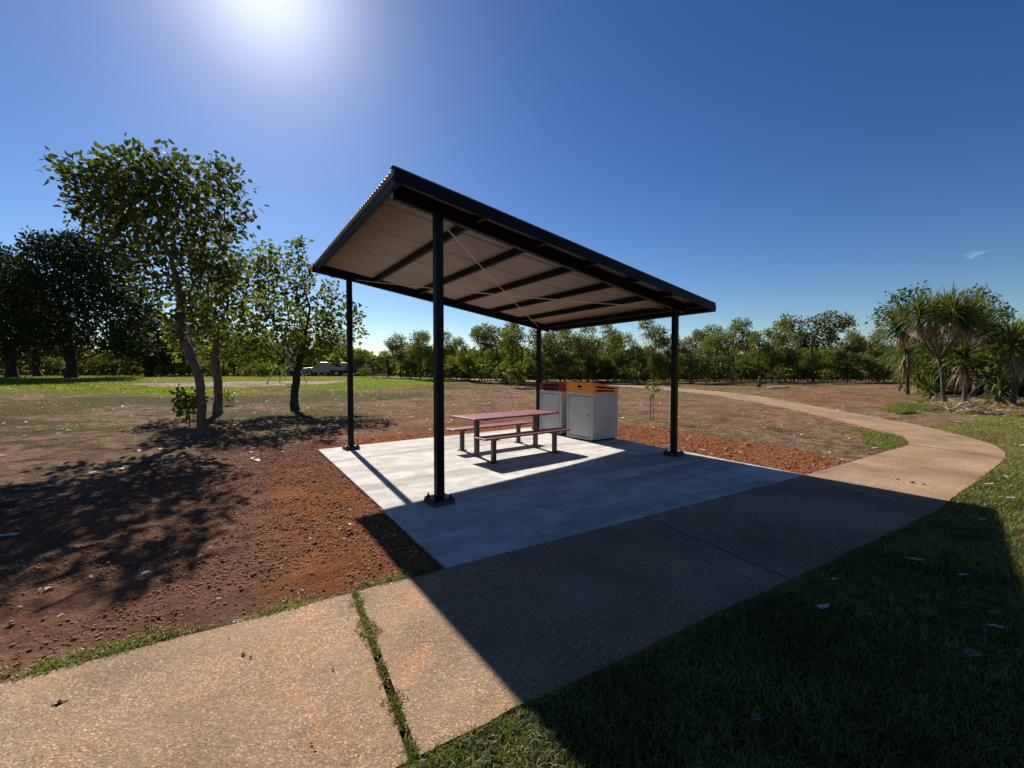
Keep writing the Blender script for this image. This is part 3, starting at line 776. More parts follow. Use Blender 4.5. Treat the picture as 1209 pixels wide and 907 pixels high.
# sapling with a stake
p=gp(771,497); e=tree('sapling','thin staked sapling on bare ground right of the bins',p,[(0,0,1.05,.28,.28,.22),(.08,0,1.3,.18,.18,.1)],[(0,0,.5),(.02,0,.95)],(M['leafB'],M['bark2']),natt=26,nleaf=3,lsize=.13,seed=41,lr=.1,wid=.35,step=.09,kill=.1,rad0=.004,cat='sapling')
mb=MB(); mb.box((-.09,.0,.42),(.03,.03,.86)); mb.build('stake',M['stake'],e)
# big dark trees on the left
def big(name,label,px,dist,lst,trunks,seed,mats,natt=1500,nl=6,ls=.34,group='large dark trees on the left lawn'):
    base=at(px,dist); return tree(name,label,base,px_blobs(base,dist,lst,.8),px_line(base,trunks),mats,natt=natt,nleaf=nl*3,lsize=ls,seed=seed,lr=.85,rroot=.42,wid=.5,step=.5,kill=.75,rad0=.014,group=group,minr=.02,expo=2.1,infl=4)
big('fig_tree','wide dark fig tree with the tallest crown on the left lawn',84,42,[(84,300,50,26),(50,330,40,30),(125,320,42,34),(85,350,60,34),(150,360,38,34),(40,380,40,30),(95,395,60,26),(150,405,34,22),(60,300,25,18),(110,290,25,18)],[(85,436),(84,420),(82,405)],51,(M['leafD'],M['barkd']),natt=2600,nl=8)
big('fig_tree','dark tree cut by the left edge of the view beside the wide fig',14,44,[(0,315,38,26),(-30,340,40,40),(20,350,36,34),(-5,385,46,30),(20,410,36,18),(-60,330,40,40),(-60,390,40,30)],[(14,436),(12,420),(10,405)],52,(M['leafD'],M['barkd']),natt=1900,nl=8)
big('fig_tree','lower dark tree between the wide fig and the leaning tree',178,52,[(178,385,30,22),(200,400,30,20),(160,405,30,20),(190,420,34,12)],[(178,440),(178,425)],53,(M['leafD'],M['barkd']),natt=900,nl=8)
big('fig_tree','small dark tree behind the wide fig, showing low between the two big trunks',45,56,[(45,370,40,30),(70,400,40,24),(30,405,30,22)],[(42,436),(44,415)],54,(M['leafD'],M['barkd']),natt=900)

# woodland trees: prototypes
def proto(seed,h,kind):
    r_=np.random.default_rng(seed); bl=[]
    if kind=='tall':
        n=8
        for k in range(n):
            t=.40+.55*k/(n-1); a=r_.random()*6.28; q=(.17-.08*t)*h*r_.uniform(.6,1.5)
            bl.append((math.cos(a)*q,math.sin(a)*q,t*h,h*r_.uniform(.09,.16),h*r_.uniform(.09,.16),h*r_.uniform(.06,.10)))
        tr=[(r_.normal(0,.1),0,h*.2),(r_.normal(0,.2),0,h*.36)]
    elif kind=='round':
        for k in range(9):
            a=r_.random()*6.28;q=h*.2*r_.random()**.5; bl.append((math.cos(a)*q,math.sin(a)*q,h*r_.uniform(.42,.84),h*.16,h*.16,h*.12))
        tr=[(0,0,h*.2)]
    else:
        for k in range(8):
            a=r_.random()*6.28;q=h*r_.uniform(.1,.3); bl.append((math.cos(a)*q,math.sin(a)*q,h*r_.uniform(.5,.92),h*.14,h*.14,h*.085))
        tr=[(r_.normal(0,.15),0,h*.18),(r_.normal(0,.25),0,h*.34)]
    return bl,tr
protos={}; hts={}
specs=[('tall',61,'leafE',900),('tall',62,'leafE2',800),('tall',66,'leafE',800),('round',63,'leafE',1100),('round',64,'leafE',1100),('open',65,'leafE2',700),('open',67,'leafE',800)]
first={}
def woodland(px,dist,top,kindi,label,group,name='woodland_tree',wx=1.0):
    base=at(px,dist); h=zat(top,base)-base[2]
    if kindi not in first:
        kd,sd,lm,na=specs[kindi]; bl,tr=proto(sd,7.0,kd)
        e=tree(name,label,tuple(base),bl,tr,(M[lm],M['bark2'] if kindi%2 else M['barkd']),natt=na,nleaf=15,lsize=.235,seed=sd,rroot=.085,lr=.36,wid=.45,step=.3,kill=.42,rad0=.0075,minr=.009,expo=2.1,infl=2.5,n0=6)
        first[kindi]=e; e['_h']=max(v.co.z for c_ in e.children for v in c_.data.vertices if c_.name.startswith('crown'))
    else: e=copy_tree(first[kindi])
    e.location=tuple(base); k=h/(first[kindi]['_h'] if '_h' in first[kindi] else hts[kindi]); hts[kindi]=h/k; e.scale=(k*wx,k*wx,k); e.rotation_euler=(0,0,random.random()*6.28)
    for a in('group','_h'):
        if a in e: del e[a]
    tag(e,label,'tree',group); return e
# distinctive trees of the far line
solo=[(497,46,388,3,'round dark tree standing alone in front of the treeline left of the front left post','lone'),
 (618,38,374,6,'tall spreading tree behind the shelter left of the back right post',''),
 (586,46,378,5,'tall feathery tree just left of the spreading tree behind the shelter',''),
 (718,44,378,0,'thin tall tree rising above its neighbours right of the back right post',''),
 (772,42,372,1,'tall pale crowned tree beside the front right post',''),
 (866,46,374,2,'narrow tall tree standing up alone in the right treeline',''),
 (960,40,361,5,'broad open crowned tree, tallest in the right treeline left of the pandanus',''),
 (938,42,378,1,'slimmer tree touching the left side of the tallest right tree',''),
 (206,50,404,6,'small tree standing on the lawn just left of the leaning trunk',''),
 (694,42,391,4,'compact rounded tree right of the back right post','')]
for px,d,tp,k,lb,_ in solo: woodland(px,d,tp,k,lb,'trees of the far woodland edge',wx=1.15 if k in(5,6,3) else 1)
for px_,d_,tp_,k_ in((742,41,392,0),(815,40,388,1),(836,41,394,2),(895,39,390,0),(912,40,386,2),(1004,40,388,1),(668,40,386,0),(545,44,396,2),(640,41,384,1)): woodland(px_,d_,tp_,k_,'slender tall stemmed tree in the front row of the right treeline','front row of the right treeline')
sky=[(150,400),(205,385),(240,392),(270,380),(300,385),(330,392),(370,398),(400,396),(430,398),(445,405),(470,404),(500,400),(540,400),(560,400),(600,392),(650,392),(690,394),(740,398),(800,394),(840,396),(890,392),(930,392),(985,385),(1012,398),(1050,402),(1130,395),(1209,385),(1300,390)]
sx=[a for a,b in sky];sy=[b for a,b in sky]
def region(px):
    if px<300: return ('woodland tree in the distant line behind the left lawn','left far treeline')
    if px<470: return ('woodland tree in the distant line behind the swing and vehicles','treeline behind the swing')
    if px<650: return ('woodland tree in the line behind the shelter between its left and back right posts','treeline behind the shelter')
    if px<800: return ('woodland tree in the line between the two right posts of the shelter','treeline between the right posts')
    if px<1030: return ('woodland tree in the line right of the shelter and before the pandanus','treeline right of the shelter')
    return ('woodland tree standing behind the pandanus clump','trees behind the pandanus')
r_=random.Random(3)
px=60
while px<1290:
    t=np.interp(px,sx,sy); far=px<470
    d=(62 if far else 47)+r_.uniform(-3,5)
    lb,gpn=region(px); woodland(px,d,t+r_.choice([-14,-8,-3,2,8,14,20])+r_.uniform(-3,3),r_.choice([0,1,2,3,3,4,4,6]),lb,gpn,wx=r_.uniform(.85,1.15))
    px+=r_.uniform(9,17)
px=90
while px<1280:
    t=np.interp(px,sx,sy); far=px<470
    d=(55 if far else 42)+r_.uniform(-3,3)
    lb,gpn=region(px)
    if not(480<px<515 or 436<px<462 or 365<px<420): woodland(px,d,t+r_.uniform(12,28),r_.choice([0,3,4,4,5,6]),lb,gpn,wx=r_.uniform(.95,1.3))
    px+=r_.uniform(18,30)
# shrubs at the foot of the treeline
sh0=None
for i in range(64):
    px=200+i*17+r_.uniform(-8,8); d=(50 if px<470 else 40.5)+r_.uniform(-2,4); base=at(px,d)
    if 475<px<520 or 362<px<425 or 436<px<462: continue
    if sh0 is None:
        sh0=tree('understorey_shrub','low green shrub at the foot of the far treeline',tuple(base),[(0,0,.9,.8,.8,.7),(.5,.2,.6,.5,.5,.5),(-.5,-.2,.7,.5,.5,.5)],[(0,0,.15)],(M['leafE'],M['barkd']),natt=420,nleaf=6,lsize=.2,seed=77,lr=.22,wid=.5,step=.2,kill=.25,rad0=.006,cat='shrub',group='shrubs at the foot of the treeline',minr=.01)
        e=sh0
    else: e=copy_tree(sh0)
    k=r_.uniform(.6,1.5); e.location=tuple(base); e.scale=(k*1.2,k*1.2,k); e.rotation_euler=(0,0,r_.random()*6.28)
# deep woodland mass that closes the view between the trunks
n=70000; rr=np.random.default_rng(91)
pxs=rr.uniform(-500,1750,n); base_d=np.where(pxs<470,66,54)+rr.uniform(0,16,n)
dx=(pxs-CX)/FPX*base_d; tops=np.interp(pxs,sx,sy)+14; hh=EYE+(440-tops)/FPX*base_d; gz=land(dx,base_d)
P=np.stack([dx,base_d,gz+rr.random(n)**.8*np.maximum(1.5,(hh-gz))*(np.where(pxs<620,.55,.38)+.62*fbm(dx,base_d*.15,.42,5,3))],1)
V,F_=leaf_mesh(P,rr.normal(0,1,(n,3)),.75,92,.6)
o=np_mesh('far_woodland',V,[F_],M['leafE']); tag(o,'dense green woodland closing the view behind the separate trees','woodland',kind='stuff')

# ------------------------------------------------------------------ pandanus clump
def rosette_arrays(c,axis_,n,L,seed,dead=False,wid=.055,nseg=6):
    r_=np.random.default_rng(seed); V=[];Fq=[]
    ax=np.array(axis_,float);ax/=np.linalg.norm(ax)
    ref=np.cross(ax,(1,0,0) if abs(ax[0])<.9 else (0,1,0));ref/=np.linalg.norm(ref);re2=np.cross(ax,ref)
    for k in range(n):
        az=k*2.399+r_.normal(0,.2); f=k/n
        el=R(80-95*f+r_.normal(0,8)) if not dead else R(-25-55*r_.random())
        d=(ref*math.cos(az)+re2*math.sin(az))*math.cos(el)+ax*math.sin(el)
        l=L*r_.uniform(.75,1.15)*(1 if not dead else .8)
        p=np.array(c,float)-ax*(.25*f if not dead else .3+.35*r_.random()); sd=np.cross(d,(0,0,1)); nn=np.linalg.norm(sd); sd=sd/nn if nn>.05 else ref
        sd=sd+r_.normal(0,.25,3);sd/=np.linalg.norm(sd)
        b=len(V); g_=r_.uniform(.9,1.6)*(1 if not dead else .9); kink=r_.random()<.25
        for s in range(nseg+1):
            t=s/nseg; w=wid*(1-.15*t)*(1 if t<.5 else (1.02-t)/.52)*.5
            V.append(p+sd*w);V.append(p-sd*w)
            d=d+np.array([0,0,-g_*.085*(1+t*1.2)]); 
            if kink and s==3: d[2]-=.9
            d/=np.linalg.norm(d); p=p+d*l/nseg
        for s in range(nseg): q=b+2*s; Fq.append((q,q+1,q+3,q+2))
    return np.array(V),np.array(Fq)
def pandanus(label,px,py,stems,seed,Lf=1.15,nl=60,wid=.06,r0=.11,dead=26):
    base=gp(px,py); e=empty('pandanus',tuple(base)); tag(e,label,'pandanus','pandanus palms in the clump on the right')
    mb=MB(); VV=[];FF=[];DV=[];DF=[];n1=n2=0; r_=np.random.default_rng(seed)
    for st in stems:
        pts=[np.array(q) for q in px_line(base,st)]
        pts=[np.array([0,0,-.1])]+pts if len(st[0])<4 else pts
        # smooth
        fine=[]
        for i in range(len(pts)-1):
            for t in(0,.33,.66): fine.append(pts[i]+(pts[i+1]-pts[i])*t+r_.normal(0,.012,3))
        fine.append(pts[-1]); m=len(fine); mb.tube(fine,[r0*(1-.45*k/m) for k in range(m)],8)
        ax=fine[-1]-fine[-3]; ax=ax/np.linalg.norm(ax)+np.array([0,0,.6])
        V,F_=rosette_arrays(fine[-1],ax,nl,Lf,int(r_.integers(1e6)),False,wid); VV.append(V);FF.append(F_)
        if dead:
            V,F_=rosette_arrays(fine[-1],ax,dead,Lf,int(r_.integers(1e6)),True,wid*.9); DV.append(V);DF.append(F_)
    mb.build('trunk',M['bark2'],e,smooth=True)
    for v_,f_ in zip(VV,FF): np_mesh('leaf_rosette',v_,[f_],M['pan'],e)
    for v_,f_ in zip(DV,DF): np_mesh('dead_skirt',v_,[f_],M['pandead'],e)
    return e
T=[(1115,468),(1112,440),(1108,425)]
pandanus('tall branching pandanus with a flat spiky crown above the clump',1116,474,[T+[(1095,412,.3),(1078,385,.5),(1067,372,.5)],T+[(1098,405,-.4),(1096,385,-.5),(1096,368,-.5)],T+[(1122,405,.2),(1135,385,.5),(1142,370,.6)],T+[(1112,400,.6),(1114,380,.9),(1115,362,1.0)],T+[(1118,410,-.5),(1130,395,-.9),(1128,372,-1.0)],T+[(1100,408,-.8),(1084,390,-1.2),(1083,368,-1.2)],T+[(1125,408,.8),(1148,392,1.2),(1158,378,1.3)],T+[(1105,405,1.2),(1104,380,1.5),(1104,366,1.6)],T+[(1130,405,1.5),(1148,385,2),(1150,366,2.2)],T+[(1092,408,.2),(1070,396,.3),(1056,384,.3)],T+[(1128,400,-1),(1140,384,-1.4),(1138,374,-1.5)],T+[(1110,398,0),(1104,382,-.1),(1106,372,-.1)],T+[(1128,404,.4),(1156,396,.5),(1168,390,.5)],T+[(1105,402,-1.2),(1120,384,-1.6),(1122,366,-1.7)]],101,1.15,130,.055,.065,34)
pandanus('short pandanus with a shaggy skirt of dead leaves at the left end of the clump',1072,466,[[(1071,445),(1070,424),(1068,412)]],102,1.7,120,.06,.10,80)
pandanus('low pandanus with drooping pale leaves under the tall branching one',1140,474,[[(1140,450),(1138,428),(1136,418)]],103,1.6,120,.065,.10,50)
pandanus('dark wide pandanus at the right edge of the view',1196,478,[[(1196,450),(1194,425),(1194,405)],[(1200,445,.4),(1212,425,.8),(1218,412,1)]],104,1.6,100,.07,.11,50)
pandanus('half hidden pandanus between the two low ones and the right edge one',1165,470,[[(1166,450,1.),(1168,430,1.6),(1170,420,1.8)]],105,1.5,110,.065,.1,50)
pandanus('small bushy pandanus low in the clump near the dead fronds',1100,476,[[(1100,466),(1099,458)]],106,1.0,60,.06,.08,16)
pandanus('squat pandanus near the ground at the right end of the clump',1180,482,[[(1181,470),(1182,460)]],107,1.3,70,.07,.09,30)
pandanus('tall thin pandanus head poking out between the branching one and the right edge one',1150,470,[[(1152,445,1.5),(1156,415,2),(1160,398,2.2)],[(1150,445,2.5),(1140,420,3),(1134,402,3)]],108,1.3,90,.06,.09,40)
pandanus('pandanus standing at the back of the clump in deep shade',1112,466,[[(1110,445,1.5),(1098,430,2),(1092,420,2)],[(1116,445,2.5),(1122,430,3),(1125,424,3)]],109,1.3,90,.06,.09,50)
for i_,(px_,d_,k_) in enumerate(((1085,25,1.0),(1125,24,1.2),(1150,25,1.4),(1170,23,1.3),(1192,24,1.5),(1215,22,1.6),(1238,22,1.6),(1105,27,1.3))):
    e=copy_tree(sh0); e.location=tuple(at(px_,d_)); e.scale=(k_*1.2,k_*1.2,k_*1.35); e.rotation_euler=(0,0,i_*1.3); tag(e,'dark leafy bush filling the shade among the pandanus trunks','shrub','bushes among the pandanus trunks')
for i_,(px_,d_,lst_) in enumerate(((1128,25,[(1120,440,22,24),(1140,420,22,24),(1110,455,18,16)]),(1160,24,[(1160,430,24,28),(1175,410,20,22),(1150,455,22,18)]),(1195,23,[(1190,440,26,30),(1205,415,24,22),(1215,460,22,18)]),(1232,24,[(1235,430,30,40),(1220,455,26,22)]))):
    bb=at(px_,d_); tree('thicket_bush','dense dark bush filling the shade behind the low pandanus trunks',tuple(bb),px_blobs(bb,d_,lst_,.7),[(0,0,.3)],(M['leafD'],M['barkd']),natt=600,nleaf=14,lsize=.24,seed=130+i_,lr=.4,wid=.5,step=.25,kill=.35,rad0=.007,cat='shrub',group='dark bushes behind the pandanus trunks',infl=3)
# leafy trees standing in the clump
bb=at(1062,27); tree('clump_tree','leafy tree poking out above the left side of the pandanus clump',tuple(bb),px_blobs(bb,27,[(1058,352,13,12),(1048,372,14,12),(1075,345,12,10),(1035,382,9,7),(1065,385,16,14)],.8),px_line(bb,[(1066,440),(1068,410)]),(M['leafA'],M['barkd']),natt=420,nleaf=11,lsize=.19,seed=111,lr=.3,wid=.55,step=.3,kill=.4,rad0=.008,expo=2.1)
bb=at(1155,31); tree('clump_tree','grey green tree showing behind the right side of the tall pandanus',tuple(bb),px_blobs(bb,31,[(1150,352,18,16),(1165,370,20,18),(1178,375,16,12),(1140,345,10,8),(1150,395,20,20)],.8),px_line(bb,[(1155,440),(1155,410)]),(M['leafE2'],M['barkd']),natt=800,nleaf=11,lsize=.19,seed=112,lr=.3,wid=.5,step=.3,kill=.4,rad0=.008,expo=2.1)
bb=at(1200,30); tree('clump_tree','dense green tree behind the pandanus at the right edge',tuple(bb),px_blobs(bb,30,[(1195,398,24,16),(1215,400,24,20),(1180,415,20,14),(1240,400,30,25),(1170,435,30,14),(1200,435,40,18)],.8),px_line(bb,[(1200,440),(1200,425)]),(M['leafE'],M['barkd']),natt=1100,nleaf=8,lsize=.22,seed=113,lr=.3,wid=.5,step=.3,kill=.4,rad0=.008,expo=2.1)
# dead fronds on the ground
def frond_pile():
    r_=np.random.default_rng(121); V=[];Fq=[]
    poly=[gp(*q) for q in((1085,482),(1120,479),(1209,483),(1250,492),(1209,492),(1140,489))]
    xs=[p[0] for p in poly];ys=[p[1] for p in poly]; c=0
    while c<620:
        x=r_.uniform(min(xs),max(xs));y=r_.uniform(min(ys),max(ys))
        if sdpoly(np.array([x]),np.array([y]),poly)[0]>.1: continue
        c+=1; a=r_.uniform(0,6.28);l=r_.uniform(.4,1.3);w=r_.uniform(.02,.04);z=float(land(x,y))+r_.uniform(0,.22); el=r_.normal(0,.25)
        d=np.array([math.cos(a)*math.cos(el),math.sin(a)*math.cos(el),math.sin(el)]);sd=np.cross(d,(0,0,1));sd/=np.linalg.norm(sd);sd+=r_.normal(0,.4,3)
        p=np.array([x,y,z])-d*l/2;b=len(V)
        for s in range(4):
            t=s/3;ww=w*(1-.6*t); V+= [p+sd*ww,p-sd*ww]; d=d+np.array([r_.normal(0,.12),r_.normal(0,.12),-.12]);d/=np.linalg.norm(d); p=p+d*l/3
        for s in range(3): q=b+2*s;Fq.append((q,q+1,q+3,q+2))
    V=np.array(V); V[:,2]=np.maximum(V[:,2],land(V[:,0],V[:,1])+.01)
    o=np_mesh('dead_fronds',V,[np.array(Fq)],M['pandead']); tag(o,'pale dead fronds heaped on the ground in front of the pandanus clump','dead fronds',kind='stuff')
frond_pile()

# ------------------------------------------------------------------ grasses
def blades(name,pts,L,W_,mat,label,cat,seed,lean=.9,z0=0,segs=2):
    r_=np.random.default_rng(seed); n=len(pts)
    x,y=pts[:,0],pts[:,1]; h=L*r_.uniform(.5,1.25,n); w=W_*r_.uniform(.7,1.3,n)
    a=r_.uniform(0,2*PI,n); ln=r_.uniform(.2,lean,n)
    d=np.stack([np.cos(a)*ln,np.sin(a)*ln,np.ones(n)],1); d/=np.linalg.norm(d,axis=1)[:,None]
    b2=a+r_.normal(0,.8,n); s=np.stack([-np.sin(b2),np.cos(b2),np.zeros(n)],1)
    P=np.stack([x,y,z0 if hasattr(z0,'__len__') else np.full(n,z0)],1)
    V=[P+s*w[:,None]/2,P-s*w[:,None]/2]; q=P
    q1=P+d*h[:,None]*.55; V+=[q1+s*w[:,None]*.42,q1-s*w[:,None]*.42]
    d2=d+np.stack([np.cos(a)*.7*ln,np.sin(a)*.7*ln,-.45*np.ones(n)*ln],1); d2/=np.linalg.norm(d2,axis=1)[:,None]
    q2=q1+d2*h[:,None]*.55; V+=[q2]
    V=np.stack(V,1).reshape(-1,3); b=np.arange(n)[:,None]*5
    o=np_mesh(name,V,[b+np.array([[0,1,3,2]]),b+np.array([[2,3,4]])],mat)
    tag(o,label,cat,kind='stuff'); return o
def gz(x,y,off=0):
    return ground_h(x,y,np.minimum(sdpoly(x,y,SLAB),sdpoly(x,y,PATH)))+off
rg=np.random.default_rng(201)
# near lawn, density falling with distance
def sample(n,x0,x1,y0,y1,polys,dens,hardm=-.0,bias=None):
    x=rg.uniform(x0,x1,n);y=rg.uniform(y0,y1,n)
    k=sdpoly(x,y,polys)<0
    x,y=x[k],y[k]; k=rg.random(len(x))<dens(x,y); x,y=x[k],y[k]
    k=np.minimum(sdpoly(x,y,PATH),sdpoly(x,y,SLAB))>hardm; x,y=x[k],y[k]
    return np.stack([x,y],1)
# only the part the camera side can see
def infront(x,y): return (np.abs(x)<1.35*y+1.2)
pt=sample(900000,-.8,9.5,.9,8.5,lawnR,lambda x,y: infront(x,y)*np.clip(1.15-np.hypot(x,y)/9.5,.12,1)*np.clip(.4+1.1*fbm(x,y,1.2,55,3),0,1),-.02)
blades('grass',pt,.050,.0042,M['grass'],'thick green couch grass on the near side of the footpath','grass',202,1.5,gz(pt[:,0],pt[:,1]))
pt=sample(260000,4,26,3,19,lawnR,lambda x,y:(np.hypot(x,y)>6.5)*np.clip(1.1-np.hypot(x,y)/26,.1,1),-.01)
blades('lawn_fringe',pt,.06,.010,M['grass'],'green lawn running along the outside of the path bend','grass',203,1.3,gz(pt[:,0],pt[:,1]))
x=rg.uniform(-62,-6,150000);y=rg.uniform(24,62,150000); k=(sdpoly(x,y,pl2)<.5)|((sdpoly(x,y,pl1)<0)&(rg.random(len(x))<.13)); k&=sdpoly(x,y,ps)>.3; x,y=x[k],y[k]
blades('lawn_blades',np.stack([x,y],1),.09,.05,M['lawnblade'],'sunlit green lawn on the far left','grass',209,1.0,land(x,y)-.01)
# weeds along the path's dirt edge and in the joint
def edge_weeds():
    pts=[]
    U0=np.array([-2.839,2.313]);U1=np.array(J[2][0]); 
    for (p,q,n,w) in((J[0][0],J[1][0],9000,.09),(J[1][0],J[2][0],15000,.075),(J[2][0],(-.60,3.44),3600,.07)):
        p=np.array(p);q=np.array(q);t=rg.random(n);d=(q-p)/np.linalg.norm(q-p);nn=np.array([-d[1],d[0]])
        c=p+(q-p)*t[:,None]+nn*(np.abs(rg.normal(0,w,n))-.01)[:,None]; c=c[fbm(c[:,0],c[:,1],2.6,77,3)>.29+.22*rg.random(len(c))]; pts.append(c)
    return np.concatenate(pts)
pt=edge_weeds(); pt=pt[~on_hard(pt[:,0],pt[:,1],-.012)]
blades('edge_weeds',pt,.038,.006,M['weed'],'patchy low weeds along the dirt edge of the path','weeds',204,1.9,gz(pt[:,0],pt[:,1],.006))
p=np.array(J[2][0]);q=np.array(J[2][1])*1.0+(np.array(J[2][1])-np.array(J[2][0]))*.02; n=3600; t=rg.random(n)
c=p+(q-p)*t[:,None]+rg.normal(0,.006,(n,2)); m=vnoise(t*19,t*0,1,5)>.5*rg.random(n)+.2; clump=sstep(.5,.8,vnoise(t*11,t*0+3,1,12)); c=c+rg.normal(0,.03,(n,2))*clump[:,None]; c=c[m]
blades('joint_weeds',c,.040,.0055,M['weed'],'green weeds growing out of the open joint across the path','weeds',205,1.9,np.full(len(c),-.012))
# grass tuft round the inside of the bend and beside the pandanus
pt=sample(60000,7,12,7.5,14,pg3+[],lambda x,y:x*0+1,-.01); blades('bend_grass',pt,.05,.010,M['grass'],'small wedge of green grass inside the path bend','grass',206,1.2,gz(pt[:,0],pt[:,1]))
pp=pxpoly([(1040,485),(1066,478),(1090,475),(1108,480),(1100,487),(1062,490)])
pt=sample(60000,min(q[0] for q in pp),max(q[0] for q in pp),min(q[1] for q in pp),max(q[1] for q in pp),pp,lambda x,y:.7*sstep(.4,.6,fbm(x,y,1.5,3,3)),-.01); blades('tall_grass',pt,.20,.014,M['grass'],'taller green grass at the left foot of the pandanus clump','grass',207,.8,gz(pt[:,0],pt[:,1]))
# dry tufts over the open ground
x=rg.uniform(-32,24,300000);y=rg.uniform(7,34,300000)
k=(fbm(x,y,.5,33,4)>.46)&(~on_hard(x,y,.15))&(sdpoly(x,y,SLAB)>1.2)&(sdpoly(x,y,pr)>-.8)&(sdpoly(x,y,po)>0); x,y=x[k],y[k]
blades('dry_grass',np.stack([x,y],1),.045,.014,M['drygrass'],'thin dry grass over the open brown ground','dry grass',208,1.8,gz(x,y,.003))

# ------------------------------------------------------------------ loose gravel
ico=bmesh_v=None
def ico_np():
    t=(1+5**.5)/2; V=np.array([(-1,t,0),(1,t,0),(-1,-t,0),(1,-t,0),(0,-1,t),(0,1,t),(0,-1,-t),(0,1,-t),(t,0,-1),(t,0,1),(-t,0,-1),(-t,0,1)],float)
    F_=np.array([(0,11,5),(0,5,1),(0,1,7),(0,7,10),(0,10,11),(1,5,9),(5,11,4),(11,10,2),(10,7,6),(7,1,8),(3,9,4),(3,4,2),(3,2,6),(3,6,8),(3,8,9),(4,9,5),(2,4,11),(6,2,10),(8,6,7),(9,8,1)])
    return V/np.linalg.norm(V[0]),F_
IV,IF=ico_np()
def stones(name,pts,s0,s1,mat,label,seed,pw=2.5):
    r_=np.random.default_rng(seed); n=len(pts); s=s0+(s1-s0)*r_.random(n)**pw
    V=IV[None]*(1+r_.uniform(-.28,.28,(n,12,1))); V=V*np.stack([r_.uniform(.7,1.3,n),r_.uniform(.7,1.3,n),r_.uniform(.45,.9,n)],1)[:,None]
    a=r_.uniform(0,6.28,n);ca,sa=np.cos(a)[:,None],np.sin(a)[:,None]; x_=V[...,0]*ca-V[...,1]*sa; y_=V[...,0]*sa+V[...,1]*ca; V=np.stack([x_,y_,V[...,2]],-1)*s[:,None,None]/1
    V=V+np.stack([pts[:,0],pts[:,1],gz(pts[:,0],pts[:,1])+s*.25],1)[:,None]
    F_=(np.arange(n)[:,None,None]*12+IF[None]).reshape(-1,3)
    o=np_mesh(name,V.reshape(-1,3),[F_],mat); tag(o,label,'gravel',kind='stuff')
def ok(x,y,m=.01): return ~on_hard(x,y,m)
x=rg.uniform(-7.5,0,220000);y=rg.uniform(1,9.5,220000); k=ok(x,y)&(np.abs(x)<1.3*y+.6)&(sdpoly(x,y,pr)<.6)&(rg.random(len(x))<np.clip(1.2-sdpoly(x,y,SLAB)/5,.12,1)*np.clip(fbm(x,y,2,88,3)*2-.35,0,1)); x,y=x[k],y[k]
stones('red_gravel',np.stack([x,y],1),.003,.015,M['clod'],'loose red gravel and clods on the dirt left of the slab',301,5)
x=rg.uniform(2,10,26000);y=rg.uniform(6,14,26000); k=ok(x,y)&(sdpoly(x,y,po)<.25*fbm(x,y,3,8,3)); x,y=x[k],y[k]
stones('orange_gravel',np.stack([x,y],1),.005,.024,M['clodo'],'bright orange gravel heaped against the right side of the slab',302)
x=rg.uniform(-5.5,2,30000);y=rg.uniform(4,14,30000); k=ok(x,y)&(sdpoly(x,y,SLAB)<.9)&((y>8.7)|(x<-1.2))&(rg.random(len(x))<.45); x,y=x[k],y[k]
stones('backfill_gravel',np.stack([x,y],1),.005,.024,M['clodo'],'thin band of orange gravel along the far and left slab edges',303)
# leaf litter
def litter(n,x0,x1,y0,y1,size,seed,label,cond=None,name='leaf_litter',mat='litter'):
    r_=np.random.default_rng(seed); x=r_.uniform(x0,x1,n);y=r_.uniform(y0,y1,n); k=ok(x,y,.03)
    if cond is not None: k&=cond(x,y)
    x,y=x[k],y[k]; n=len(x); P=np.stack([x,y,gz(x,y,.014)],1); a=r_.uniform(0,6.28,n); Dd=np.stack([np.cos(a),np.sin(a),r_.normal(.05,.12,n)],1)
    V,F_=leaf_mesh(P,Dd,size,seed+1,.5,flat=6,fold=.3,jit=.6); o=np_mesh(name,V,[F_],M[mat]); tag(o,label,'leaf litter',kind='stuff')
litter(5200,-30,22,6,32,.11,401,'pale dead leaves scattered over the open brown ground',lambda x,y: fbm(x,y,.3,21,3)>.42)
litter(90,-7,0,1.5,8,.045,402,'small dry leaf scraps on the red dirt',None,'dry_leaf_scraps')
litter(260,4,24,3,18,.10,403,'pale dead leaves in the lawn beyond the path bend',lambda x,y: sdpoly(x,y,lawnR)<-.1,'lawn_leaf_litter','paleleaf')
# individual fallen leaves lying in the shaded grass
def fallen(label,px,py,L,rot,mat='paleleaf',curl=.25,w=.36,zz_=.05,name='fallen_leaf'):
    p=gp(px,py,zz_-.01); ca,sa=math.cos(rot),math.sin(rot); V=[];F_=[]; n=9
    for layer in(0,.0012):
        for i in range(n+1):
            t=i/n; ww=L*w*.5*math.sin(PI*min(1,.06+t*.94))**.7*(1+.12*math.sin(t*17))
            for s in(-1,-.5,0,.5,1):
                x_=(t-.5)*L;y_=s*ww; z_=abs(s)*ww*.35+curl*L*((t-.5)**2)*1.6+.004*math.sin(9*t+3*s)
                V.append((x_*ca-y_*sa,x_*sa+y_*ca,z_+layer))
    m=(n+1)*5
    for i in range(n):
        for s in range(4):
            a=i*5+s; F_.append((a,a+1,a+6,a+5)); F_.append((m+a,m+a+5,m+a+6,m+a+1))
    me=bpy.data.meshes.new(name); me.from_pydata(V,[],F_); me.update(); me.materials.append(M[mat]); me.polygons.foreach_set('use_smooth',[True]*len(me.polygons))
    o=bpy.data.objects.new(name,me); COL.objects.link(o); o.location=(p[0],p[1],p[2]); tag(o,label,'leaf','fallen leaves lying in the grass and on the dirt'); return o
fallen('curled pale leaf lying closest in the shaded grass',971,718,.12,.3,curl=.5)
fallen('straight pale leaf in the shade near the path corner of the lawn',1080,661,.13,-.4,w=.25)
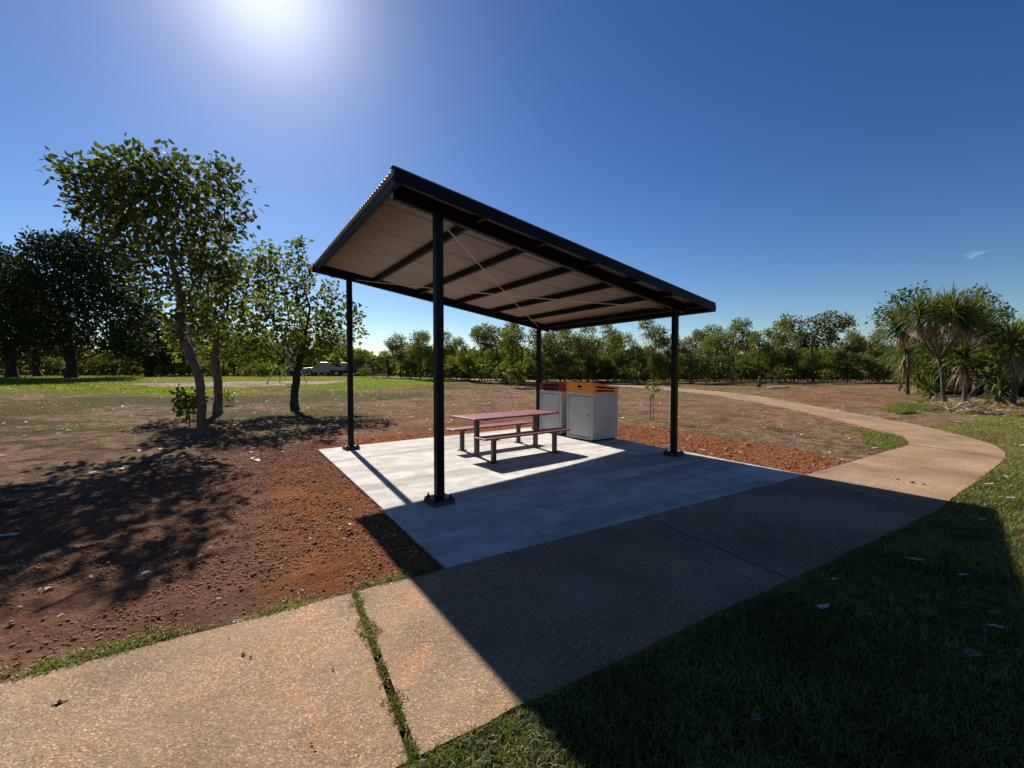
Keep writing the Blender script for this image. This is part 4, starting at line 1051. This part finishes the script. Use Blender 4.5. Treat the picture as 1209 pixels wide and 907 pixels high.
fallen('thin pale leaf right of the straight one in the shaded grass',1137,679,.10,.1,w=.22)
fallen('short pale leaf close to the shaded path edge',985,684,.06,.4)
fallen('small dull leaf below the straight pale leaf in the shade',1082,706,.08,-.5,'brownleaf')
fallen('brown leaf near the right edge of the shaded grass',1174,724,.10,.2,'brownleaf')
fallen('pale bent leaf beside the brown one at the right edge of the shade',1175,740,.08,-.4)
fallen('big brown curled leaf in the dark grass at lower right',1148,773,.10,0.,'brownleaf',w=.7)
fallen('faint brown leaf at the bottom of the dark grass',893,848,.06,.6,'brownleaf',w=.6)
fallen('long pale leaf on the sunlit lawn beyond the shadow corner',1166,572,.2,.1,w=.24)
fallen('second pale leaf on the sunlit lawn, just below the long one',1192,588,.13,-.1,w=.3)
fallen('large pale leaf on the dirt at the left edge of the view',10,633,.20,.35,w=.4,zz_=.02)
fallen('grey leaf lying on the near footpath at lower left',70,830,.055,.6,'brownleaf',w=.4,zz_=.006,curl=.05)
# pebbles / clods on the path
mb=MB()
for i,(px,py,s) in enumerate(((287,772,.012),(296,776,.009),(270,753,.006),(393,790,.008),(340,777,.006),(372,884,.006),(368,878,.007),(1077,570,.03),(1060,566,.02),(1090,572,.022),(448,811,.006))):
    p=gp(px,py,0); V=IV*np.array([1,1,.6])*s*(1+rg.uniform(-.2,.2,(12,1)))+p+np.array([0,0,s*.3]); mb.add(V,[tuple(f) for f in IF])
o=mb.build('path_crumbs',M['clod']); tag(o,'crumbs of red soil dropped on the footpath','soil crumbs',kind='stuff')

# ------------------------------------------------------------------ distant man-made things
# swing set
sb=gp(338,453)
def swing():
    e=empty('swing_set',tuple(sb)); tag(e,'grey steel A-frame swing set standing on the pale play sand','swing set')
    Yd=sb[1]; k=Yd/FPX
    fr=[((314,453,-1.2),(336,410,-1.2),(352,453,-1.2)),((329,451,1.4),(343,412.5,1.4),(363,452,1.4))]
    tops=[]
    for a,b,c in fr:
        A_,B_,C_=[np.array(px_line(sb,[q])[0]) for q in(a,b,c)]
        A_[2]=-.1;C_[2]=-.1; A_[1]-=0; tops.append(B_)
        for foot in(A_,C_):
            mb=MB(); mb.tube([foot,B_+np.array([0,0,.05])],.05,10); mb.build('leg',M['swing'],e,smooth=True)
    mb=MB(); d=tops[1]-tops[0]; mb.tube([tops[0]-d*.04,tops[1]+d*.04],.06,10); mb.build('crossbar',M['swing'],e,smooth=True)
    for f in(.3,.7):
        c=tops[0]+d*f; u=d/np.linalg.norm(d); mb=MB()
        mb.box((c[0],c[1],.62),(.18,.45,.04),math.atan2(u[1],u[0])-PI/2); st_=mb.build('swing_seat',M['rubber'],e)
        for s in(-.2,.2):
            q=c+u*s; mb=MB(); mb.tube([(q[0],q[1],.63),(q[0],q[1],c[2])],.008,5); mb.build('chain',M['swing'],st_)
swing()
# vehicles
def lathe_wheel(parent,x,y,r,w):
    mb=MB(); mb.tube([(x,y-w/2,r),(x,y-w/2*.8,r),(x,y+w/2*.8,r),(x,y+w/2,r)],[r*.9,r,r,r*.9],20); wh=mb.build('wheel',M['rubber'],parent,smooth=False)
    mb=MB(); mb.tube([(x,y-w/2-.01,r),(x,y+w/2+.01,r)],r*.55,14); mb.build('rim',M['bolt'],wh)
def prism_xz(prof,y0,y1):
    mb=MB(); n=len(prof); vs=[(x,y0,z) for x,z in prof]+[(x,y1,z) for x,z in prof]
    mb.add(vs,[tuple(range(n)),tuple(range(2*n-1,n-1,-1))]+[(i,i+n,(i+1)%n+n,(i+1)%n) for i in range(n)]); return mb
M['carwhite']=paint('shaded_white_car_paint',(.26,.27,.28),.3,.04); M['cardark']=paint('dark_truck_paint',(.03,.032,.036),.35,.1)  # white dulled to grey: the shade over the ute is put into its colour
def ute(label,px,dist,rz,mat,back,name='parked_ute'):
    b=at(px,dist); e=empty(name,tuple(b),rz); tag(e,label,'ute' if 'ute' in name else 'truck','vehicles parked beyond the lawn')
    prof=[(-2.55,.5),(-2.55,.95),(-2.4,1.05),(-1.25,1.12),(-.6,1.72),(-.4,1.78),(.55,1.78),(.75,1.7),(.85,1.08),(.85,.45),(-1.1,.45)]
    prism_xz(prof,-.88,.88).build('body',mat,e,bevel=.03)
    for s in(-1,1):
        mb=prism_xz([(-1.1,1.14),(-.6,1.62),(-.1,1.66),(-.1,1.14)],s*.885-.006,s*.885+.006); mb.build('side_window',M['glass'],e)
        mb=prism_xz([(-.02,1.14),(-.02,1.66),(.55,1.66),(.68,1.14)],s*.885-.006,s*.885+.006); mb.build('side_window',M['glass'],e)
        mb=MB(); mb.box((-2.56,s*.65,.88),(.04,.32,.16)); mb.build('headlight',M['white'],e)
    mb=MB(); mb.bar((-1.24,0,1.15),(-.64,0,1.70),1.55,.015); mb.build('windscreen',M['glass'],e)
    mb=MB(); mb.box((1.75,0,.80),(1.75,1.8,.10))
    if back: 
        for y in(-.88,.88): mb.box((1.75,y,1.02),(1.75,.04,.36))
        mb.box((2.6,0,1.02),(.04,1.72,.36))
    else:
        for x_ in(.92,2.55):
            for y in(-.85,.85): mb.box((x_,y,1.4),(.07,.07,1.1))
            mb.box((x_,0,1.97),(.07,1.75,.06))
        for y in(-.85,.85): mb.box((1.73,y,1.97),(1.6,.06,.06)); mb.box((1.73,y,1.1),(1.6,.04,.5))
    mb.build('tray',M['cardark'] if not back else mat,e)
    mb=MB(); mb.box((-2.6,0,.62),(.12,1.7,.22)); mb.box((.1,0,.5),(4.6,.9,.14)); mb.build('chassis',M['cardark'],e)
    for x_ in(-1.65,1.6):
        for s in(-1,1): lathe_wheel(e,x_,s*.8,.38,.25)
ute('white ute parked beyond the lawn left of the back left post',384,55,R(8),M['carwhite'],True)
ute('dark truck with a tray frame parked behind the white ute',409,57.5,R(5),M['cardark'],False,'parked_truck')
# small distant shelter with table
b=at(449,50); e=empty('distant_shelter',tuple(b),R(20)); tag(e,'small dark picnic shelter far off among the trees between the left posts','shelter')
for x_ in(-.9,.9):
    for y in(-1,1):
        mb=MB(); mb.box((x_,y,1.0),(.1,.1,2.0+x_*.15)); mb.build('post',M['black'],e)
mb=prism_xz([(-1.3,1.95),(1.3,2.3),(1.3,2.38),(-1.3,2.03)],-1.5,1.5); mb.build('roof',M['black'],e)
b=at(446,49.2); e=empty('distant_table',tuple(b),R(20)); tag(e,'tiny pale picnic table under the distant dark shelter','table')
mb=MB(); mb.box((0,0,.73),(1.8,.75,.05)); mb.build('tabletop',M['swing'],e)
for s in(-1,1):
    mb=MB(); mb.box((0,s*.62,.43),(1.8,.28,.04)); mb.build('seat',M['swing'],e)
    mb=MB(); mb.box((s*.6,0,.36),(.08,.6,.7)); mb.box((s*.6,0,.4),(.06,1.3,.05)); mb.build('leg',M['swing'],e)
# pale log and stump at the foot of the right treeline
p=gp(919,459.5); mb=MB(); mb.tube([(-.65,0,.08),(-.2,.06,.09),(.3,.03,.10),(.65,.09,.11)],[.06,.07,.065,.045],9); o=mb.build('fallen_log',barkmat('pale_dead_wood',(.35,.29,.22),(.55,.48,.38)),smooth=True); o.location=p; o.rotation_euler=(0,0,-.5); tag(o,'short pale log lying at the edge of the right treeline','log')
p=gp(896,457); mb=MB(); mb.tube([(0,0,-.1),(.02,0,.3),(.06,.02,.7),(.12,.02,.85)],[.15,.12,.10,.06],9); o=mb.build('tree_stump',M['bark2'],smooth=True); o.location=p; tag(o,'upright broken stump at the edge of the right treeline','stump')

# ------------------------------------------------------------------ camera, sky and sun
cam=bpy.data.cameras.new('camera'); co=bpy.data.objects.new('camera',cam); COL.objects.link(co)
cam.sensor_fit='HORIZONTAL'; cam.sensor_width=36; cam.lens=36*FPX/1209; cam.clip_end=4000; cam.clip_start=.05
co.location=(0,0,EYE); co.rotation_euler=(PI/2-PITCH,0,0); sc.camera=co
AZ,EL=R(-29.8),R(38.4)
sd=np.array([math.sin(AZ)*math.cos(EL),math.cos(AZ)*math.cos(EL),math.sin(EL)])
sun=bpy.data.lights.new('sun','SUN'); sun.energy=5.0; sun.angle=R(.53); sun.color=(1,.95,.87)
so=bpy.data.objects.new('sun',sun); COL.objects.link(so)
from mathutils import Vector
so.rotation_euler=Vector(sd).to_track_quat('Z','Y').to_euler(); so.location=(0,0,30)
w=bpy.data.worlds.new('World'); sc.world=w; w.use_nodes=True; nt=w.node_tree; nt.nodes.clear()
sky_=nt.nodes.new('ShaderNodeTexSky'); sky_.sky_type='NISHITA'; sky_.sun_disc=False; sky_.sun_elevation=EL; sky_.sun_rotation=AZ; sky_.air_density=1.0; sky_.dust_density=.22; sky_.ozone_density=2.5; sky_.altitude=0
bg=nt.nodes.new('ShaderNodeBackground'); bg.inputs['Strength'].default_value=.05
hs=nt.nodes.new('ShaderNodeHueSaturation'); hs.inputs['Saturation'].default_value=1.15; hs.inputs['Hue'].default_value=.506
def vm(op,a,v):
    n=nt.nodes.new('ShaderNodeVectorMath'); n.operation=op; nt.links.new(a,n.inputs[0]); n.inputs[1 if op!='SCALE' else 3].default_value=v; return n.outputs[0]
k_=vm('SCALE',sky_.outputs[0],.1); gm=nt.nodes.new('ShaderNodeGamma'); gm.inputs[1].default_value=1.3; nt.links.new(k_,gm.inputs[0]); k2=vm('SCALE',gm.outputs[0],12.0)
# bright aureole of the sky round the sun
tcw=nt.nodes.new('ShaderNodeTexCoord'); dt=nt.nodes.new('ShaderNodeVectorMath'); dt.operation='DOT_PRODUCT'; nt.links.new(tcw.outputs['Generated'],dt.inputs[0]); dt.inputs[1].default_value=tuple(sd)
def mth(op,a,v):
    n=nt.nodes.new('ShaderNodeMath'); n.operation=op; nt.links.new(a,n.inputs[0])
    if isinstance(v,(int,float)): n.inputs[1].default_value=v
    else: nt.links.new(v,n.inputs[1])
    return n.outputs[0]
c0=mth('MAXIMUM',dt.outputs['Value'],0.0)
ha=mth('ADD',mth('MULTIPLY',mth('POWER',c0,170.0),6.5),mth('MULTIPLY',mth('POWER',c0,40.0),.22))
cd=ray(1151,300); cd=cd/np.linalg.norm(cd)
sb_=nt.nodes.new('ShaderNodeVectorMath'); sb_.operation='SUBTRACT'; nt.links.new(tcw.outputs['Generated'],sb_.inputs[0]); sb_.inputs[1].default_value=tuple(cd)
sc2=nt.nodes.new('ShaderNodeVectorMath'); sc2.operation='MULTIPLY'; nt.links.new(sb_.outputs[0],sc2.inputs[0]); sc2.inputs[1].default_value=(60,60,130)
ln=nt.nodes.new('ShaderNodeVectorMath'); ln.operation='LENGTH'; nt.links.new(sc2.outputs[0],ln.inputs[0])
nz=nt.nodes.new('ShaderNodeTexNoise'); nz.inputs['Scale'].default_value=1.6; nz.inputs['Detail'].default_value=5; nt.links.new(sc2.outputs[0],nz.inputs['Vector'])
wd=mth('MAXIMUM',mth('SUBTRACT',mth('MULTIPLY',nz.outputs['Fac'],1.9),mth('ADD',mth('MULTIPLY',ln.outputs['Value'],.75),.35)),0.0)
ha=mth('ADD',ha,mth('MULTIPLY',wd,2.2))
cb=nt.nodes.new('ShaderNodeCombineColor'); nt.links.new(ha,cb.inputs[0]); nt.links.new(ha,cb.inputs[1]); nt.links.new(mth('MULTIPLY',ha,.93),cb.inputs[2])
ow=nt.nodes.new('ShaderNodeOutputWorld')
nt.links.new(k2,hs.inputs['Color']); ad=nt.nodes.new('ShaderNodeVectorMath'); ad.operation='ADD'; nt.links.new(hs.outputs[0],ad.inputs[0]); nt.links.new(cb.outputs[0],ad.inputs[1]); nt.links.new(ad.outputs[0],bg.inputs[0]); nt.links.new(bg.outputs[0],ow.inputs[0])
sc.view_settings.view_transform='Standard'; sc.view_settings.look='None'; sc.view_settings.gamma=1; sc.view_settings.use_curve_mapping=False
sc.view_settings.exposure=.82
sc.cycles.max_bounces=8; sc.cycles.transparent_max_bounces=8
